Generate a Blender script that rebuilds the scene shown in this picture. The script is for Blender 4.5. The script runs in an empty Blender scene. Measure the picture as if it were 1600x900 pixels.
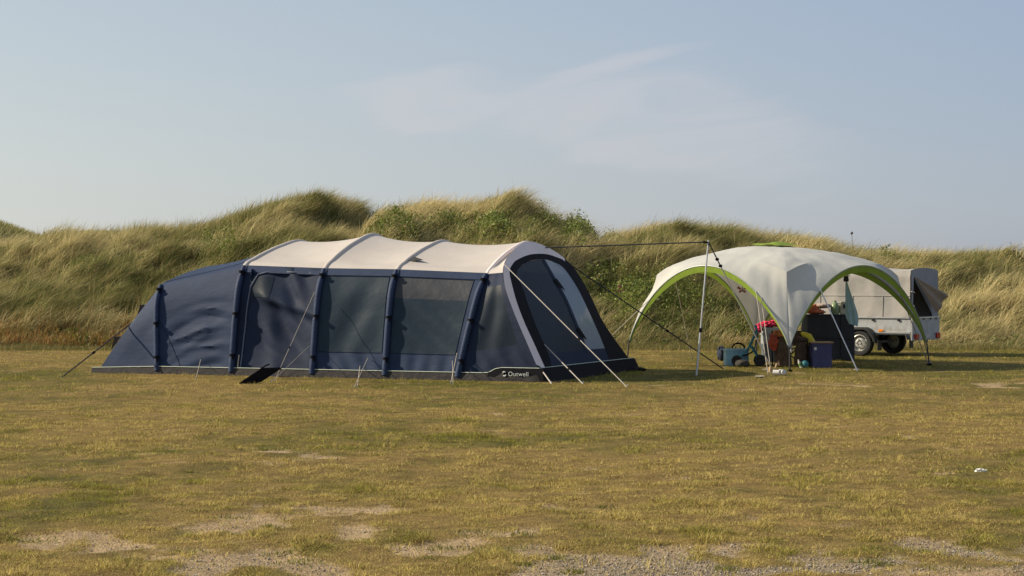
import bpy, bmesh, math, random
import numpy as np
from mathutils import Vector, Matrix
random.seed(4); rng = np.random.default_rng(4)
sc = bpy.context.scene
PI = math.pi
# ------------------------------------------------------------------ camera, sky, sun, exposure
FPX, HOR, CH = 3200.0, 432.0, 1.6
cam = bpy.data.cameras.new('camera'); camo = bpy.data.objects.new('camera', cam); sc.collection.objects.link(camo)
cam.sensor_width = 36; cam.lens = 72; cam.shift_y = -18 / 1600; cam.clip_end = 3000
camo.location = (0, 0, CH); camo.rotation_euler = (PI / 2, 0, 0); sc.camera = camo
SUN_EL, SUN_AZ = math.radians(31), math.radians(5)      # sun stands left of the view, a little beyond
Lv = Vector((-math.cos(SUN_AZ) * math.cos(SUN_EL), math.sin(SUN_AZ) * math.cos(SUN_EL), math.sin(SUN_EL)))
sl = bpy.data.lights.new('sun', 'SUN'); sl.energy = 5.0; sl.angle = math.radians(0.6); sl.color = (1, .86, .65)
so = bpy.data.objects.new('sun', sl); so.rotation_euler = Lv.to_track_quat('Z', 'Y').to_euler(); sc.collection.objects.link(so)
sc.view_settings.view_transform = 'Standard'; sc.view_settings.look = 'None'; sc.view_settings.gamma = 1
sc.view_settings.use_curve_mapping = False; sc.view_settings.exposure = 0.48
wd = bpy.data.worlds.new('World'); sc.world = wd; wd.use_nodes = True
def N(nt, typ, **kw):
    n = nt.nodes.new(typ)
    for k, v in kw.items():
        if k == 'inp':
            for a, b in v.items(): n.inputs[a].default_value = b
        else: setattr(n, k, v)
    return n
nt = wd.node_tree; nt.nodes.clear(); LK = nt.links.new
sky = N(nt, 'ShaderNodeTexSky'); sky.sky_type = 'NISHITA'; sky.sun_disc = False
sky.sun_elevation = SUN_EL; sky.sun_rotation = math.radians(-90) + SUN_AZ
sky.air_density = 1.0; sky.dust_density = .7; sky.ozone_density = 2.2; sky.altitude = 0
def mth(op, a, b=None, c=None, clamp=False, nt=nt):
    n = nt.nodes.new('ShaderNodeMath'); n.operation = op; n.use_clamp = clamp
    for i, v in enumerate((a, b, c)):
        if v is None: continue
        if isinstance(v, (int, float)): n.inputs[i].default_value = v
        else: nt.links.new(v, n.inputs[i])
    return n.outputs[0]
tc = N(nt, 'ShaderNodeTexCoord'); sp = N(nt, 'ShaderNodeSeparateXYZ'); LK(tc.outputs['Generated'], sp.inputs[0])
yy = mth('MAXIMUM', sp.outputs[1], 0.05)
az = mth('DIVIDE', sp.outputs[0], yy); el = mth('DIVIDE', sp.outputs[2], yy)
cb = N(nt, 'ShaderNodeCombineXYZ'); LK(mth('MULTIPLY', mth('ADD', az, mth('MULTIPLY', el, -1.2)), 9.0), cb.inputs[0]); LK(mth('MULTIPLY', mth('ADD', el, mth('MULTIPLY', az, -.12)), 30.0), cb.inputs[1])
cn = N(nt, 'ShaderNodeTexNoise', inp={'Scale': 1.3, 'Detail': 8, 'Roughness': .58, 'Distortion': 1.1}); LK(cb.outputs[0], cn.inputs['Vector'])
cw = N(nt, 'ShaderNodeTexNoise', inp={'Scale': .9, 'Detail': 4, 'Roughness': .55}); LK(cb.outputs[0], cw.inputs['Vector'])
cws = N(nt, 'ShaderNodeSeparateColor'); LK(cw.outputs['Color'], cws.inputs[0])
azw = mth('ADD', az, mth('MULTIPLY', mth('SUBTRACT', cws.outputs[0], .5), .12)); elw = mth('ADD', el, mth('MULTIPLY', mth('SUBTRACT', cws.outputs[1], .5), .045))
def blob(ax, ex, rx, ry, slope=0.0):
    a = mth('DIVIDE', mth('SUBTRACT', azw, ax), rx); b = mth('DIVIDE', mth('SUBTRACT', mth('SUBTRACT', elw, ex), mth('MULTIPLY', mth('SUBTRACT', azw, ax), slope)), ry)
    d = mth('ADD', mth('MULTIPLY', a, a), mth('MULTIPLY', b, b))
    return mth('SUBTRACT', 1.0, d, clamp=True)
mk = mth('MAXIMUM', mth('MAXIMUM', blob(.072, .072, .11, .030, -.14), blob(-.02, .086, .065, .020, -.1)), mth('MULTIPLY', blob(.04, .1, .06, .010, .28), .8))
cm = N(nt, 'ShaderNodeMapRange', interpolation_type='SMOOTHSTEP', inp={'From Min': .28, 'From Max': .68}); LK(cn.outputs[0], cm.inputs[0])
cmk = N(nt, 'ShaderNodeMapRange', interpolation_type='SMOOTHSTEP', inp={'From Min': 0.0, 'From Max': .8}); LK(mk, cmk.inputs[0])
bgm = N(nt, 'ShaderNodeMix', data_type='RGBA'); LK(mth('MULTIPLY', mth('MULTIPLY', mth('MULTIPLY_ADD', cm.outputs[0], .65, .35), cmk.outputs[0]), .42), bgm.inputs[0])
# muted hazy summer sky: desaturate the sky texture a little
hs = N(nt, 'ShaderNodeHueSaturation', inp={'Saturation': .72, 'Value': 1.0}); LK(sky.outputs[0], hs.inputs['Color'])

def rgbmix(f, a, b):
    n = N(nt, 'ShaderNodeMix', data_type='RGBA'); LK(f, n.inputs[0]) if not isinstance(f, float) else setattr(n.inputs[0], 'default_value', f)
    for i, c in (('A', a), ('B', b)):
        if isinstance(c, tuple): n.inputs[i].default_value = (*c, 1)
        else: LK(c, n.inputs[i])
    return n.outputs['Result']
tx = mth('MULTIPLY_ADD', az, 1.9, .5, clamp=True); ty = mth('MULTIPLY', el, 7.0, clamp=True)
haz = rgbmix(ty, rgbmix(tx, (4.6, 4.65, 4.55), (2.45, 2.75, 3.5)), rgbmix(tx, (3.5, 3.95, 4.3), (2.15, 2.7, 3.8)))
LK(rgbmix(.7, hs.outputs[0], haz), bgm.inputs['A']); bgm.inputs['B'].default_value = (4.6, 4.45, 4.65, 1)
bg = N(nt, 'ShaderNodeBackground', inp={'Strength': .1}); LK(bgm.outputs['Result'], bg.inputs[0])
wo = N(nt, 'ShaderNodeOutputWorld'); LK(bg.outputs[0], wo.inputs[0])

# ------------------------------------------------------------------ helpers
col = sc.collection
def G(px, py, z=0.0):                       # ground point seen at a photograph pixel
    Y = (CH - z) * FPX / (py - HOR); return Vector(((px - 800) / FPX * Y, Y, z))
def Wp(px, py, Y): return Vector(((px - 800) / FPX * Y, Y, CH - (py - HOR) / FPX * Y))
def proj(X, Y, Z): return 800 + FPX * X / Y, HOR + FPX * (CH - Z) / Y
_tb = rng.random((256, 256))
def vn(x, y, seed=0):
    x = np.asarray(x, float) + seed * 17.31; y = np.asarray(y, float) + seed * 7.77
    xi = np.floor(x).astype(int); yi = np.floor(y).astype(int); fx = x - xi; fy = y - yi
    fx = fx * fx * (3 - 2 * fx); fy = fy * fy * (3 - 2 * fy)
    a = _tb[xi % 256, yi % 256]; b = _tb[(xi + 1) % 256, yi % 256]; c = _tb[xi % 256, (yi + 1) % 256]; d = _tb[(xi + 1) % 256, (yi + 1) % 256]
    return (a * (1 - fx) + b * fx) * (1 - fy) + (c * (1 - fx) + d * fx) * fy
def fbm(x, y, seed=0, o=4):
    s = 0; a = .5; t = 0
    for i in range(o):
        s = s + a * vn(x * 2 ** i, y * 2 ** i, seed + i * 3); t += a; a *= .5
    return s / t
def sstep(a, b, x): t = np.clip((x - a) / (b - a), 0, 1); return t * t * (3 - 2 * t)

def mat(name, color, rough=.8, var=.15, vscale=6, bump=0, bscale=30, bstretch=(1, 1, 1), metal=0, trans=0, spec=.3, attr=None, coord='Object', dirt=None, dscale=2):
    m = bpy.data.materials.new(name); m.use_nodes = True; t = m.node_tree; t.nodes.clear(); L = t.links.new
    out = N(t, 'ShaderNodeOutputMaterial'); p = N(t, 'ShaderNodeBsdfPrincipled', inp={'Roughness': rough, 'Metallic': metal, 'Specular IOR Level': spec})
    c = N(t, 'ShaderNodeTexCoord')
    if attr:
        a = N(t, 'ShaderNodeAttribute', attribute_name=attr); base = a.outputs['Color']
    else:
        r = N(t, 'ShaderNodeRGB'); r.outputs[0].default_value = (*color, 1); base = r.outputs[0]
    if var:
        n = N(t, 'ShaderNodeTexNoise', inp={'Scale': vscale, 'Detail': 5, 'Roughness': .6}); L(c.outputs[coord], n.inputs['Vector'])
        mr = N(t, 'ShaderNodeMapRange', inp={'From Min': .3, 'From Max': .7, 'To Min': 1 - var, 'To Max': 1 + var}); L(n.outputs[0], mr.inputs[0])
        mx = N(t, 'ShaderNodeVectorMath', operation='SCALE'); L(base, mx.inputs[0]); L(mr.outputs[0], mx.inputs['Scale']); base = mx.outputs[0]
    if dirt:
        n = N(t, 'ShaderNodeTexNoise', inp={'Scale': dscale, 'Detail': 6, 'Roughness': .7}); L(c.outputs[coord], n.inputs['Vector'])
        mr = N(t, 'ShaderNodeMapRange', inp={'From Min': .5, 'From Max': .75}); L(n.outputs[0], mr.inputs[0])
        mx = N(t, 'ShaderNodeMix', data_type='RGBA'); L(mr.outputs[0], mx.inputs[0]); L(base, mx.inputs['A']); mx.inputs['B'].default_value = (*dirt, 1); base = mx.outputs['Result']
    L(base, p.inputs['Base Color'])
    nrm = None
    if bump:
        mp = N(t, 'ShaderNodeMapping'); mp.inputs['Scale'].default_value = bstretch; L(c.outputs[coord], mp.inputs[0])
        n = N(t, 'ShaderNodeTexNoise', inp={'Scale': bscale, 'Detail': 4}); L(mp.outputs[0], n.inputs['Vector'])
        b = N(t, 'ShaderNodeBump', inp={'Strength': 1.0, 'Distance': bump}); L(n.outputs[0], b.inputs['Height']); nrm = b.outputs[0]; L(nrm, p.inputs['Normal'])
    sh = p.outputs[0]
    if trans:
        tr = N(t, 'ShaderNodeBsdfTranslucent'); L(base, tr.inputs[0])
        if nrm: L(nrm, tr.inputs['Normal'])
        mx = N(t, 'ShaderNodeMixShader', inp={0: trans}); L(sh, mx.inputs[1]); L(tr.outputs[0], mx.inputs[2]); sh = mx.outputs[0]
    L(sh, out.inputs[0]); return m
def film(name, tint, colr, opac, rough=.15, bump=.004, bscale=9, bstretch=(1, 1, 1)):   # clear or tinted window film
    m = bpy.data.materials.new(name); m.use_nodes = True; t = m.node_tree; t.nodes.clear(); L = t.links.new
    out = N(t, 'ShaderNodeOutputMaterial'); p = N(t, 'ShaderNodeBsdfPrincipled', inp={'Base Color': (*colr, 1), 'Roughness': rough, 'Specular IOR Level': .12})
    c = N(t, 'ShaderNodeTexCoord'); mp = N(t, 'ShaderNodeMapping'); mp.inputs['Scale'].default_value = bstretch; L(c.outputs['Object'], mp.inputs[0])
    n = N(t, 'ShaderNodeTexNoise', inp={'Scale': bscale, 'Detail': 3}); L(mp.outputs[0], n.inputs['Vector'])
    b = N(t, 'ShaderNodeBump', inp={'Strength': 1.0, 'Distance': bump}); L(n.outputs[0], b.inputs['Height']); L(b.outputs[0], p.inputs['Normal'])
    tr = N(t, 'ShaderNodeBsdfTransparent', inp={0: (*tint, 1)}); mx = N(t, 'ShaderNodeMixShader', inp={0: opac}); L(tr.outputs[0], mx.inputs[1]); L(p.outputs[0], mx.inputs[2])
    L(mx.outputs[0], out.inputs[0]); return m

def tag(o, label=None, cat=None, group=None, kind=None):
    if label: o['label'] = label
    if cat: o['category'] = cat
    if group: o['group'] = group
    if kind: o['kind'] = kind
    return o
def empty(name, loc=(0, 0, 0), rz=0):
    o = bpy.data.objects.new(name, None); o.location = loc; o.rotation_euler = (0, 0, rz); o.empty_display_size = .2; col.objects.link(o); return o
def mobj(name, vs, fs, m, parent=None, smooth=True, loc=None):
    me = bpy.data.meshes.new(name); me.from_pydata([tuple(v) for v in vs], [], fs); me.update()
    if smooth:
        for p in me.polygons: p.use_smooth = True
    o = bpy.data.objects.new(name, me); me.materials.append(m); col.objects.link(o)
    if parent: o.parent = parent
    if loc is not None: o.location = loc
    return o
class MB:                                   # collects shapes, links them as ONE mesh object
    def __init__(s): s.v = []; s.f = []
    def add(s, vs, fs):
        b = len(s.v); s.v += [Vector(v) for v in vs]; s.f += [tuple(i + b for i in f) for f in fs]; return s
    def bm(s, bm_):
        bm_.verts.ensure_lookup_table(); s.add([v.co.copy() for v in bm_.verts], [[v.index for v in f.verts] for f in bm_.faces]); bm_.free(); return s
    def box(s, c, d, bev=.01, rz=0, seg=2, taper=1):
        b = bmesh.new(); bmesh.ops.create_cube(b, size=1)
        for v in b.verts:
            k = taper if v.co.z < 0 else 1
            v.co = Vector((v.co.x * d[0] * k, v.co.y * d[1] * k, v.co.z * d[2]))
        if bev: bmesh.ops.bevel(b, geom=b.edges[:], offset=min(bev, min(d) * .4), segments=seg, affect='EDGES')
        b.transform(Matrix.Translation(c) @ Matrix.Rotation(rz, 4, 'Z')); return s.bm(b)
    def tube(s, pts, r, n=8, closed=False, cap=True):
        pts = [Vector(p) for p in pts]; m = len(pts); rs = r if hasattr(r, '__len__') else [r] * m
        vs = []; prev = None
        for i, p in enumerate(pts):
            a = pts[(i - 1) % m] if (closed or i > 0) else p; b = pts[(i + 1) % m] if (closed or i < m - 1) else p
            d = (b - a).normalized()
            if prev is None:
                u = d.orthogonal().normalized()
            else:
                u = (prev - d * prev.dot(d)).normalized()
            prev = u; w = d.cross(u)
            for k in range(n): vs.append(p + (u * math.cos(2 * PI * k / n) + w * math.sin(2 * PI * k / n)) * rs[i])
        fs = []
        for i in range(m if closed else m - 1):
            for k in range(n):
                j = (i + 1) % m; fs.append((i * n + k, i * n + (k + 1) % n, j * n + (k + 1) % n, j * n + k))
        if cap and not closed: fs += [tuple(range(n))[::-1], tuple(range((m - 1) * n, m * n))]
        return s.add(vs, fs)
    def grid(s, fn, a, b):                   # fn(i,j) -> point, (a+1)x(b+1)
        vs = [fn(i, j) for i in range(a + 1) for j in range(b + 1)]
        fs = [(i * (b + 1) + j, i * (b + 1) + j + 1, (i + 1) * (b + 1) + j + 1, (i + 1) * (b + 1) + j) for i in range(a) for j in range(b)]
        return s.add(vs, fs)
    def lathe(s, prof, c=(0, 0, 0), n=20, axis='Z'):
        vs = []; fs = []
        for r, z in prof:
            for k in range(n):
                a = 2 * PI * k / n; p = Vector((r * math.cos(a), r * math.sin(a), z))
                if axis == 'Y': p = Vector((p.x, p.z, p.y))
                vs.append(p + Vector(c))
        for i in range(len(prof) - 1):
            for k in range(n): fs.append((i * n + k, i * n + (k + 1) % n, (i + 1) * n + (k + 1) % n, (i + 1) * n + k))
        return s.add(vs, fs)
    def blobm(s, c, d, sub=3, lump=.12, seed=0, freq=3):
        b = bmesh.new(); bmesh.ops.create_icosphere(b, subdivisions=sub, radius=1)
        from mathutils import noise
        for v in b.verts:
            k = 1 + lump * 2 * noise.noise(v.co * freq + Vector((seed * 3.1, seed, 0))) + lump * noise.noise(v.co * freq * 2.7 + Vector((seed, 0, seed * 2)))
            v.co = Vector((v.co.x * d[0] * k, v.co.y * d[1] * k, v.co.z * d[2] * k)) + Vector(c)
        return s.bm(b)
    def build(s, name, m, parent=None, smooth=True, loc=None, shift=None):
        v = s.v if shift is None else [p - shift for p in s.v]
        o = mobj(name, v, s.f, m, parent, smooth, loc)
        if smooth:
            try: o.data.set_sharp_from_angle(angle=math.radians(40))
            except Exception: pass
        return o
def thing_mesh(mb, name, m, label, cat, group=None, base=None, smooth=True, kind=None):   # a one-mesh thing with its origin at its base
    vs = mb.v
    if base is None:
        base = Vector((sum(v.x for v in vs) / len(vs), sum(v.y for v in vs) / len(vs), min(v.z for v in vs)))
    o = mb.build(name, m, None, smooth, loc=base, shift=Vector(base)); return tag(o, label, cat, group, kind)

def fast_mesh(name, verts, loops, starts, cols, m, smooth=False):
    me = bpy.data.meshes.new(name); me.vertices.add(len(verts)); me.vertices.foreach_set('co', verts.astype(np.float32).ravel())
    me.loops.add(len(loops)); me.loops.foreach_set('vertex_index', loops.astype(np.int32))
    me.polygons.add(len(starts)); me.polygons.foreach_set('loop_start', starts.astype(np.int32))
    if cols is not None:
        a = me.color_attributes.new('col', 'FLOAT_COLOR', 'POINT'); c4 = np.ones((len(verts), 4), np.float32); c4[:, :3] = cols; a.data.foreach_set('color', c4.ravel())
    me.update(calc_edges=True); me.validate()
    if smooth: me.shade_smooth()
    me.materials.append(m); o = bpy.data.objects.new(name, me); col.objects.link(o); return o
def blades(base, L, ang, lean, wid, c, segs):
    n = len(base); nv = 2 * segs + 1; V = np.zeros((n, nv, 3)); side = np.stack([np.cos(ang), np.sin(ang), 0 * ang], 1)
    lm = np.linalg.norm(lean, axis=1)
    for k in range(segs + 1):
        t = k / segs
        p = base + np.concatenate([lean * (L * (t * .35 + t * t * .65))[:, None], (L * (t * (1 - .35 * np.minimum(lm, 1.4) * t)))[:, None]], 1)
        if k < segs:
            w = (wid * (1 - t) ** .6)[:, None] * .5; V[:, 2 * k] = p - side * w; V[:, 2 * k + 1] = p + side * w
        else: V[:, 2 * k] = p
    lo = []; st = []
    off = 0
    for k in range(segs - 1): lo += [2 * k, 2 * k + 1, 2 * k + 3, 2 * k + 2]; st.append(off); off += 4
    k = segs - 1; lo += [2 * k, 2 * k + 1, 2 * k + 2]; st.append(off); off += 3
    loops = (np.arange(n)[:, None] * nv + np.array(lo)[None]).ravel(); starts = (np.arange(n)[:, None] * off + np.array(st)[None]).ravel()
    cc = np.repeat(c[:, None, :], nv, 1).reshape(-1, 3)
    return V.reshape(-1, 3), loops, starts, cc
def join_fast(parts):
    vo = 0; lo = 0; A = [[], [], [], []]
    for v, l, s, c in parts: A[0].append(v); A[1].append(l + vo); A[2].append(s + lo); A[3].append(c); vo += len(v); lo += len(l)
    return [np.concatenate(a) for a in A]

# ------------------------------------------------------------------ ground
def regions(px, py, R):
    m = np.zeros_like(px)
    for cx, cy, rx, ry, k in R: m = np.maximum(m, k * np.exp(-((px - cx) / rx) ** 2 - ((py - cy) / ry) ** 2))
    return m
BARE = [(150, 832, 120, 9, .8), (310, 828, 150, 13, .9), (450, 798, 90, 11, .95), (420, 765, 60, 6, .8), (560, 830, 40, 15, .9), (390, 862, 140, 26, 1), (15, 888, 60, 10, .9), (330, 892, 120, 10, .9),
        (1200, 900, 520, 48, 1.15), (60, 850, 60, 8, .7), (600, 800, 50, 6, .6), (250, 850, 160, 14, .9), (400, 815, 170, 22, .95), (340, 870, 260, 26, .95), (650, 850, 160, 16, .8), (480, 885, 80, 20, .8), (900, 868, 230, 22, .9), (1420, 862, 260, 24, 1.1), (760, 835, 90, 7, .8), (700, 862, 90, 10, .75), (1560, 600, 70, 5, .9), (1330, 602, 100, 4, .55), (1050, 661, 25, 3, .9), (440, 706, 50, 5, .8), (520, 716, 25, 3, .8), (350, 660, 40, 3, .7), (1180, 604, 60, 4, .5), (60, 678, 60, 4, .5)]
GRAV = [(1200, 900, 480, 45, 1.1), (1430, 868, 250, 24, 1), (950, 880, 260, 22, .8), (300, 880, 200, 20, .4)]
def bare(X, Y):
    px = 800 + FPX * X / Y; py = HOR + FPX * CH / Y
    r = regions(px, py, BARE); n = fbm(X * 2.6, Y * 2.0, 5, 6); n2 = fbm(X * .5, Y * .5, 9, 3)
    return sstep(.52, .80, np.minimum(r, .70) * .95 + (n - .5) * 2.1 + .045 + (n2 - .5) * .25)
def gravelm(X, Y):
    px = 800 + FPX * X / Y; py = HOR + FPX * CH / Y
    return np.clip(regions(px, py, GRAV), 0, 1) * sstep(.35, .6, fbm(X * 1.3, Y * 1.3, 31, 4))
def dry(X, Y):      # 0 green .. 1 straw
    n = fbm(X * .35, Y * .28, 21, 4); n2 = fbm(X * 1.7, Y * 1.2, 23, 4)
    n3 = fbm(X * 5, Y * 4, 27, 2)
    return np.clip(.64 + (n - .5) * 1.9 + (n2 - .5) * 1.5 + (n3 - .5) * .9, 0, 1)
def gz(X, Y): return (fbm(X * .25, Y * .25, 40, 3) - .5) * .05 * sstep(8, 14, Y) * (1 - sstep(28, 31, Y)) + (fbm(X * 2.5, Y * 2.5, 44, 3) - .5) * .034 * (1 - .6 * sstep(20, 28, Y)) + (fbm(X * 6, Y * 5, 46, 2) - .5) * .02 * (1 - sstep(18, 24, Y))
xs = np.concatenate([-np.geomspace(400, 13, 26), np.arange(-12.9, 12.9, .06), np.geomspace(13, 400, 26)])
ys = np.concatenate([[-200, -60, -20, -5, 2, 5, 7], np.arange(8, 18, .05), np.arange(18, 30, .09), np.arange(30, 48, .18), [50, 56, 64, 80, 110, 160, 250, 400, 700, 1200]])
GX, GY = np.meshgrid(xs, ys); GYs = np.maximum(GY, 6)
B = bare(GX, GYs); D = dry(GX, GYs); gr = gravelm(GX, GYs)
GZ = gz(GX, GY) - .015 * B - .8 * sstep(47, 52, GY)
green = np.array([.135, .120, .030]); straw = np.array([.27, .185, .062]); soil = np.array([.33, .24, .14]); grv = np.array([.26, .21, .145])
C = green[None, None] * (1 - D[..., None]) + straw * D[..., None]
C = C * .7 * (.6 + .8 * fbm(GX * 8, GYs * 8, 63, 2))[..., None]  # turf colour darkened as painted shade under the thatch, varied by noise
sv = soil * (1 - gr[..., None]) + grv * gr[..., None]
sv = sv * (.8 + .4 * fbm(GX * 3, GYs * 3, 61, 3))[..., None]
C = C * (1 - B[..., None]) + sv * B[..., None]
def sheet(GX, GY, GZ):
    r, c = GX.shape; idx = np.arange(r * c).reshape(r, c)
    q = np.stack([idx[:-1, :-1], idx[:-1, 1:], idx[1:, 1:], idx[1:, :-1]], -1).reshape(-1, 4)
    return np.stack([GX, GY, GZ], -1).reshape(-1, 3), q.ravel(), np.arange(len(q)) * 4
m_ground = mat('turf_soil', (0, 0, 0), .95, .35, 22, .02, 60, attr='col', spec=.1)
v, l, s = sheet(GX, GY, GZ)
gd = fast_mesh('ground', v, l, s, C.reshape(-1, 3), m_ground, True); tag(gd, kind='structure')

# ------------------------------------------------------------------ dunes
SK = np.array([(-400, 372), (-100, 368), (0, 364), (75, 359), (130, 356), (160, 352), (220, 344), (300, 336), (350, 322), (400, 308), (445, 298), (480, 295), (520, 294), (545, 297), (560, 306), (572, 315), (585, 306), (610, 300), (650, 298), (700, 302), (735, 300), (765, 291), (795, 292), (825, 300), (850, 316), (880, 334), (915, 350), (935, 358), (960, 352), (1000, 344), (1035, 334), (1065, 340), (1110, 344), (1140, 345), (1165, 352), (1230, 355), (1260, 362), (1285, 371), (1330, 375), (1400, 379), (1460, 383), (1530, 379), (1600, 382), (1800, 380), (2100, 384)], float)
def toe(X): return 45.2 + 1.1 * (fbm(X * .3, X * 0 + 3, 70, 3) - .5)
def crest_y(X): return 57.0 + 2.0 * (vn(X * .12, X * 0, 77) - .5)
def dune_h(X, Y):
    yc = crest_y(X); t0 = toe(X); px = 800 + FPX * X / yc
    zc = CH + (HOR - np.interp(px, SK[:, 0], SK[:, 1])) / FPX * yc - .56
    r = np.clip((Y - t0) / (yc - t0), -.4, 3)
    up = np.where(r < 1, np.where(r > 0, 1 - (1 - np.clip(r, 0, 1)) ** 1.55, r * 1.5), 1 - .35 * sstep(1.05, 1.9, r))
    h = zc * up
    lum = (fbm(X * .55, Y * .4, 80, 4) - .5) * 1.5 + (fbm(X * 1.6, Y * 1.2, 85, 3) - .5) * .9
    h = h + lum * sstep(.03, .3, r) * (1 - .93 * sstep(.7, .98, r) * (1 - sstep(1.1, 1.3, r)))
    # hollow running down-left from the notch in the crest
    xl = -4.05 - (57 - Y) * .22; d = (X - xl) / np.where(X > xl, .8, .5)
    h = h - .75 * np.exp(-d * d) * sstep(50, 53.5, Y) * (1 - sstep(57.5, 60, Y)) * .95
    h = h + .16 * np.exp(-((X - xl + 1.1) / .7) ** 2) * sstep(50, 54, Y) * (1 - sstep(56, 57.5, Y)) * .6
    # far ridge on the left
    far = (3.72 + .26 * np.maximum(0, -24.6 - X) + .12 * np.sin(X * 1.1)) * np.exp(-((Y - 106) / 16.0) ** 2) * (1 - sstep(-19, -14, X))
    return np.maximum(h, far - .1) - .03
dx = np.concatenate([-np.geomspace(300, 43, 12), np.arange(-42, 24.5, .2), np.geomspace(25, 300, 16)])
dy = np.concatenate([np.arange(43.5, 66, .15), np.arange(66, 130, 1.5), [140, 170, 220, 300]])
DX, DY = np.meshgrid(dx, dy); DZ = dune_h(DX, DY)
DZ = np.where(DY > 130, DZ * np.maximum(0, (220 - DY) / 90), DZ)
v, l, s = sheet(DX, DY, DZ)
k = fbm(DX * .8, DY * .8, 90, 4)[..., None]
dc = np.array([.07, .07, .025]) * (1 - k) + np.array([.15, .125, .055]) * k
m_dune = mat('dune_turf', (0, 0, 0), .95, .4, 5, .05, 14, attr='col', spec=.1)
du = fast_mesh('dune', v, l, s, dc.reshape(-1, 3), m_dune, True); tag(du, kind='structure')

SHRUB = [(620, 350, 75, 26, 1), (700, 345, 60, 30, .9), (770, 345, 50, 28, .9), (850, 350, 45, 25, .9), (905, 362, 40, 22, 1.15), (960, 365, 22, 12, .7), (1080, 470, 120, 32, 1.1), (990, 470, 70, 35, 1.1), (950, 430, 60, 30, .8), (1040, 430, 50, 22, .8), (900, 440, 40, 28, .6), (1100, 520, 90, 22, .5),
         (330, 372, 60, 16, .75), (255, 355, 45, 12, .6), (140, 400, 40, 14, .5), (180, 440, 50, 12, .45), (360, 352, 50, 10, .6), (1340, 385, 60, 9, .8), (1400, 390, 80, 12, .7), (1560, 420, 60, 14, .55), (1500, 405, 50, 8, .5), (1545, 530, 50, 20, .5), (90, 340, 60, 8, .4), (5, 348, 60, 12, .7), (130, 520, 60, 16, .6), (45, 375, 40, 10, .4), (1160, 500, 60, 20, .7)]
RED = [(60, 520, 120, 16, 1), (180, 522, 70, 13, 1), (20, 532, 60, 12, .9), (250, 530, 60, 10, .8), (1180, 538, 60, 10, .5)]
m_blade = mat('grass_blades', (0, 0, 0), .75, 0, 1, attr='col', trans=.35, spec=.12)
# marram grass
def scatter(n, x0, x1, y0, y1): return rng.uniform(x0, x1, n), rng.uniform(y0, y1, n)
cx, cy = scatter(12500, -20, 20, 45.0, 60.5)
cz = dune_h(cx, cy); ppx, ppy = proj(cx, cy, cz + .25)
shr = regions(ppx, ppy, SHRUB) + (fbm(cx * .9, cy * .9, 101, 3) - .5) * .9
redm = regions(ppx, ppy, RED)
keep = rng.random(len(cx)) < (1 - .8 * sstep(.3, .8, shr)) * np.where(redm > .5, .45, 1)
cx, cy, cz, shr, redm = cx[keep], cy[keep], cz[keep], shr[keep], redm[keep]
nc = len(cx); per = 50
rr = np.clip((cy - 45.2) / 12, 0, 1)
cl_len = (.30 + .42 * rng.random(nc) ** 1.3) * (.45 + .55 * sstep(0, .12, rr)) * (.85 + .5 * (fbm(cx * .35, cy * .35, 110, 2) - .3))
cl_tone = np.clip(.46 + (fbm(cx * .5, cy * .45, 120, 4) - .5) * 2.4 - .13 * sstep(6, 10, cx) + rng.normal(0, .22, nc), 0, 1)
cl_wind = .55 + .5 * fbm(cx * .4, cy * .4, 130, 2)
idx = np.repeat(np.arange(nc), per); n = len(idx)
rad = rng.random(n) ** .6 * .26; ta = rng.uniform(0, 2 * PI, n)
bx = cx[idx] + rad * np.cos(ta); by = cy[idx] + rad * np.sin(ta); bz = dune_h(bx, by) - .02
L = cl_len[idx] * rng.uniform(.55, 1.15, n)
lean = np.stack([cl_wind[idx] * 1.05 + rad * 2.2 * np.cos(ta) + rng.normal(0, .30, n), rad * 2.2 * np.sin(ta) + rng.normal(0, .17, n) - .08], 1)
A0 = np.array([.125, .145, .036]); A1 = np.array([.68, .58, .31]); A2 = np.array([.36, .27, .12])
tn = np.clip(cl_tone[idx] + rng.normal(0, .30, n), 0, 1)[:, None]
cc = A0 * (1 - tn) + A1 * tn; br = (rng.random(n) < .2)[:, None]; cc = np.where(br, A2 * (.6 + .6 * rng.random(n))[:, None], cc)
rd = (redm[idx] * rng.random(n) > .25)[:, None]; cc = np.where(rd, np.array([.30, .16, .06]), cc)
L = np.where(rd[:, 0], L * .6, L)
P1 = blades(np.stack([bx, by, bz], 1), L, rng.uniform(0, PI, n), lean, rng.uniform(.008, .016, n), cc, 3)
# loose tall stalks along the crest
n = 9000; bx = rng.uniform(-20, 20, n); by = crest_y(bx) + rng.normal(0, .8, n); bz = dune_h(bx, by)
L = rng.uniform(.35, .85, n) * (.7 + .6 * fbm(bx * .7, by * .3, 141, 2)); tn = rng.random(n)[:, None]
P2 = blades(np.stack([bx, by, bz], 1), L, rng.uniform(0, PI, n), np.stack([rng.normal(.85, .3, n), rng.normal(0, .2, n)], 1), rng.uniform(.008, .016, n), A2 * (1 - tn) + A1 * tn, 3)
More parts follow.
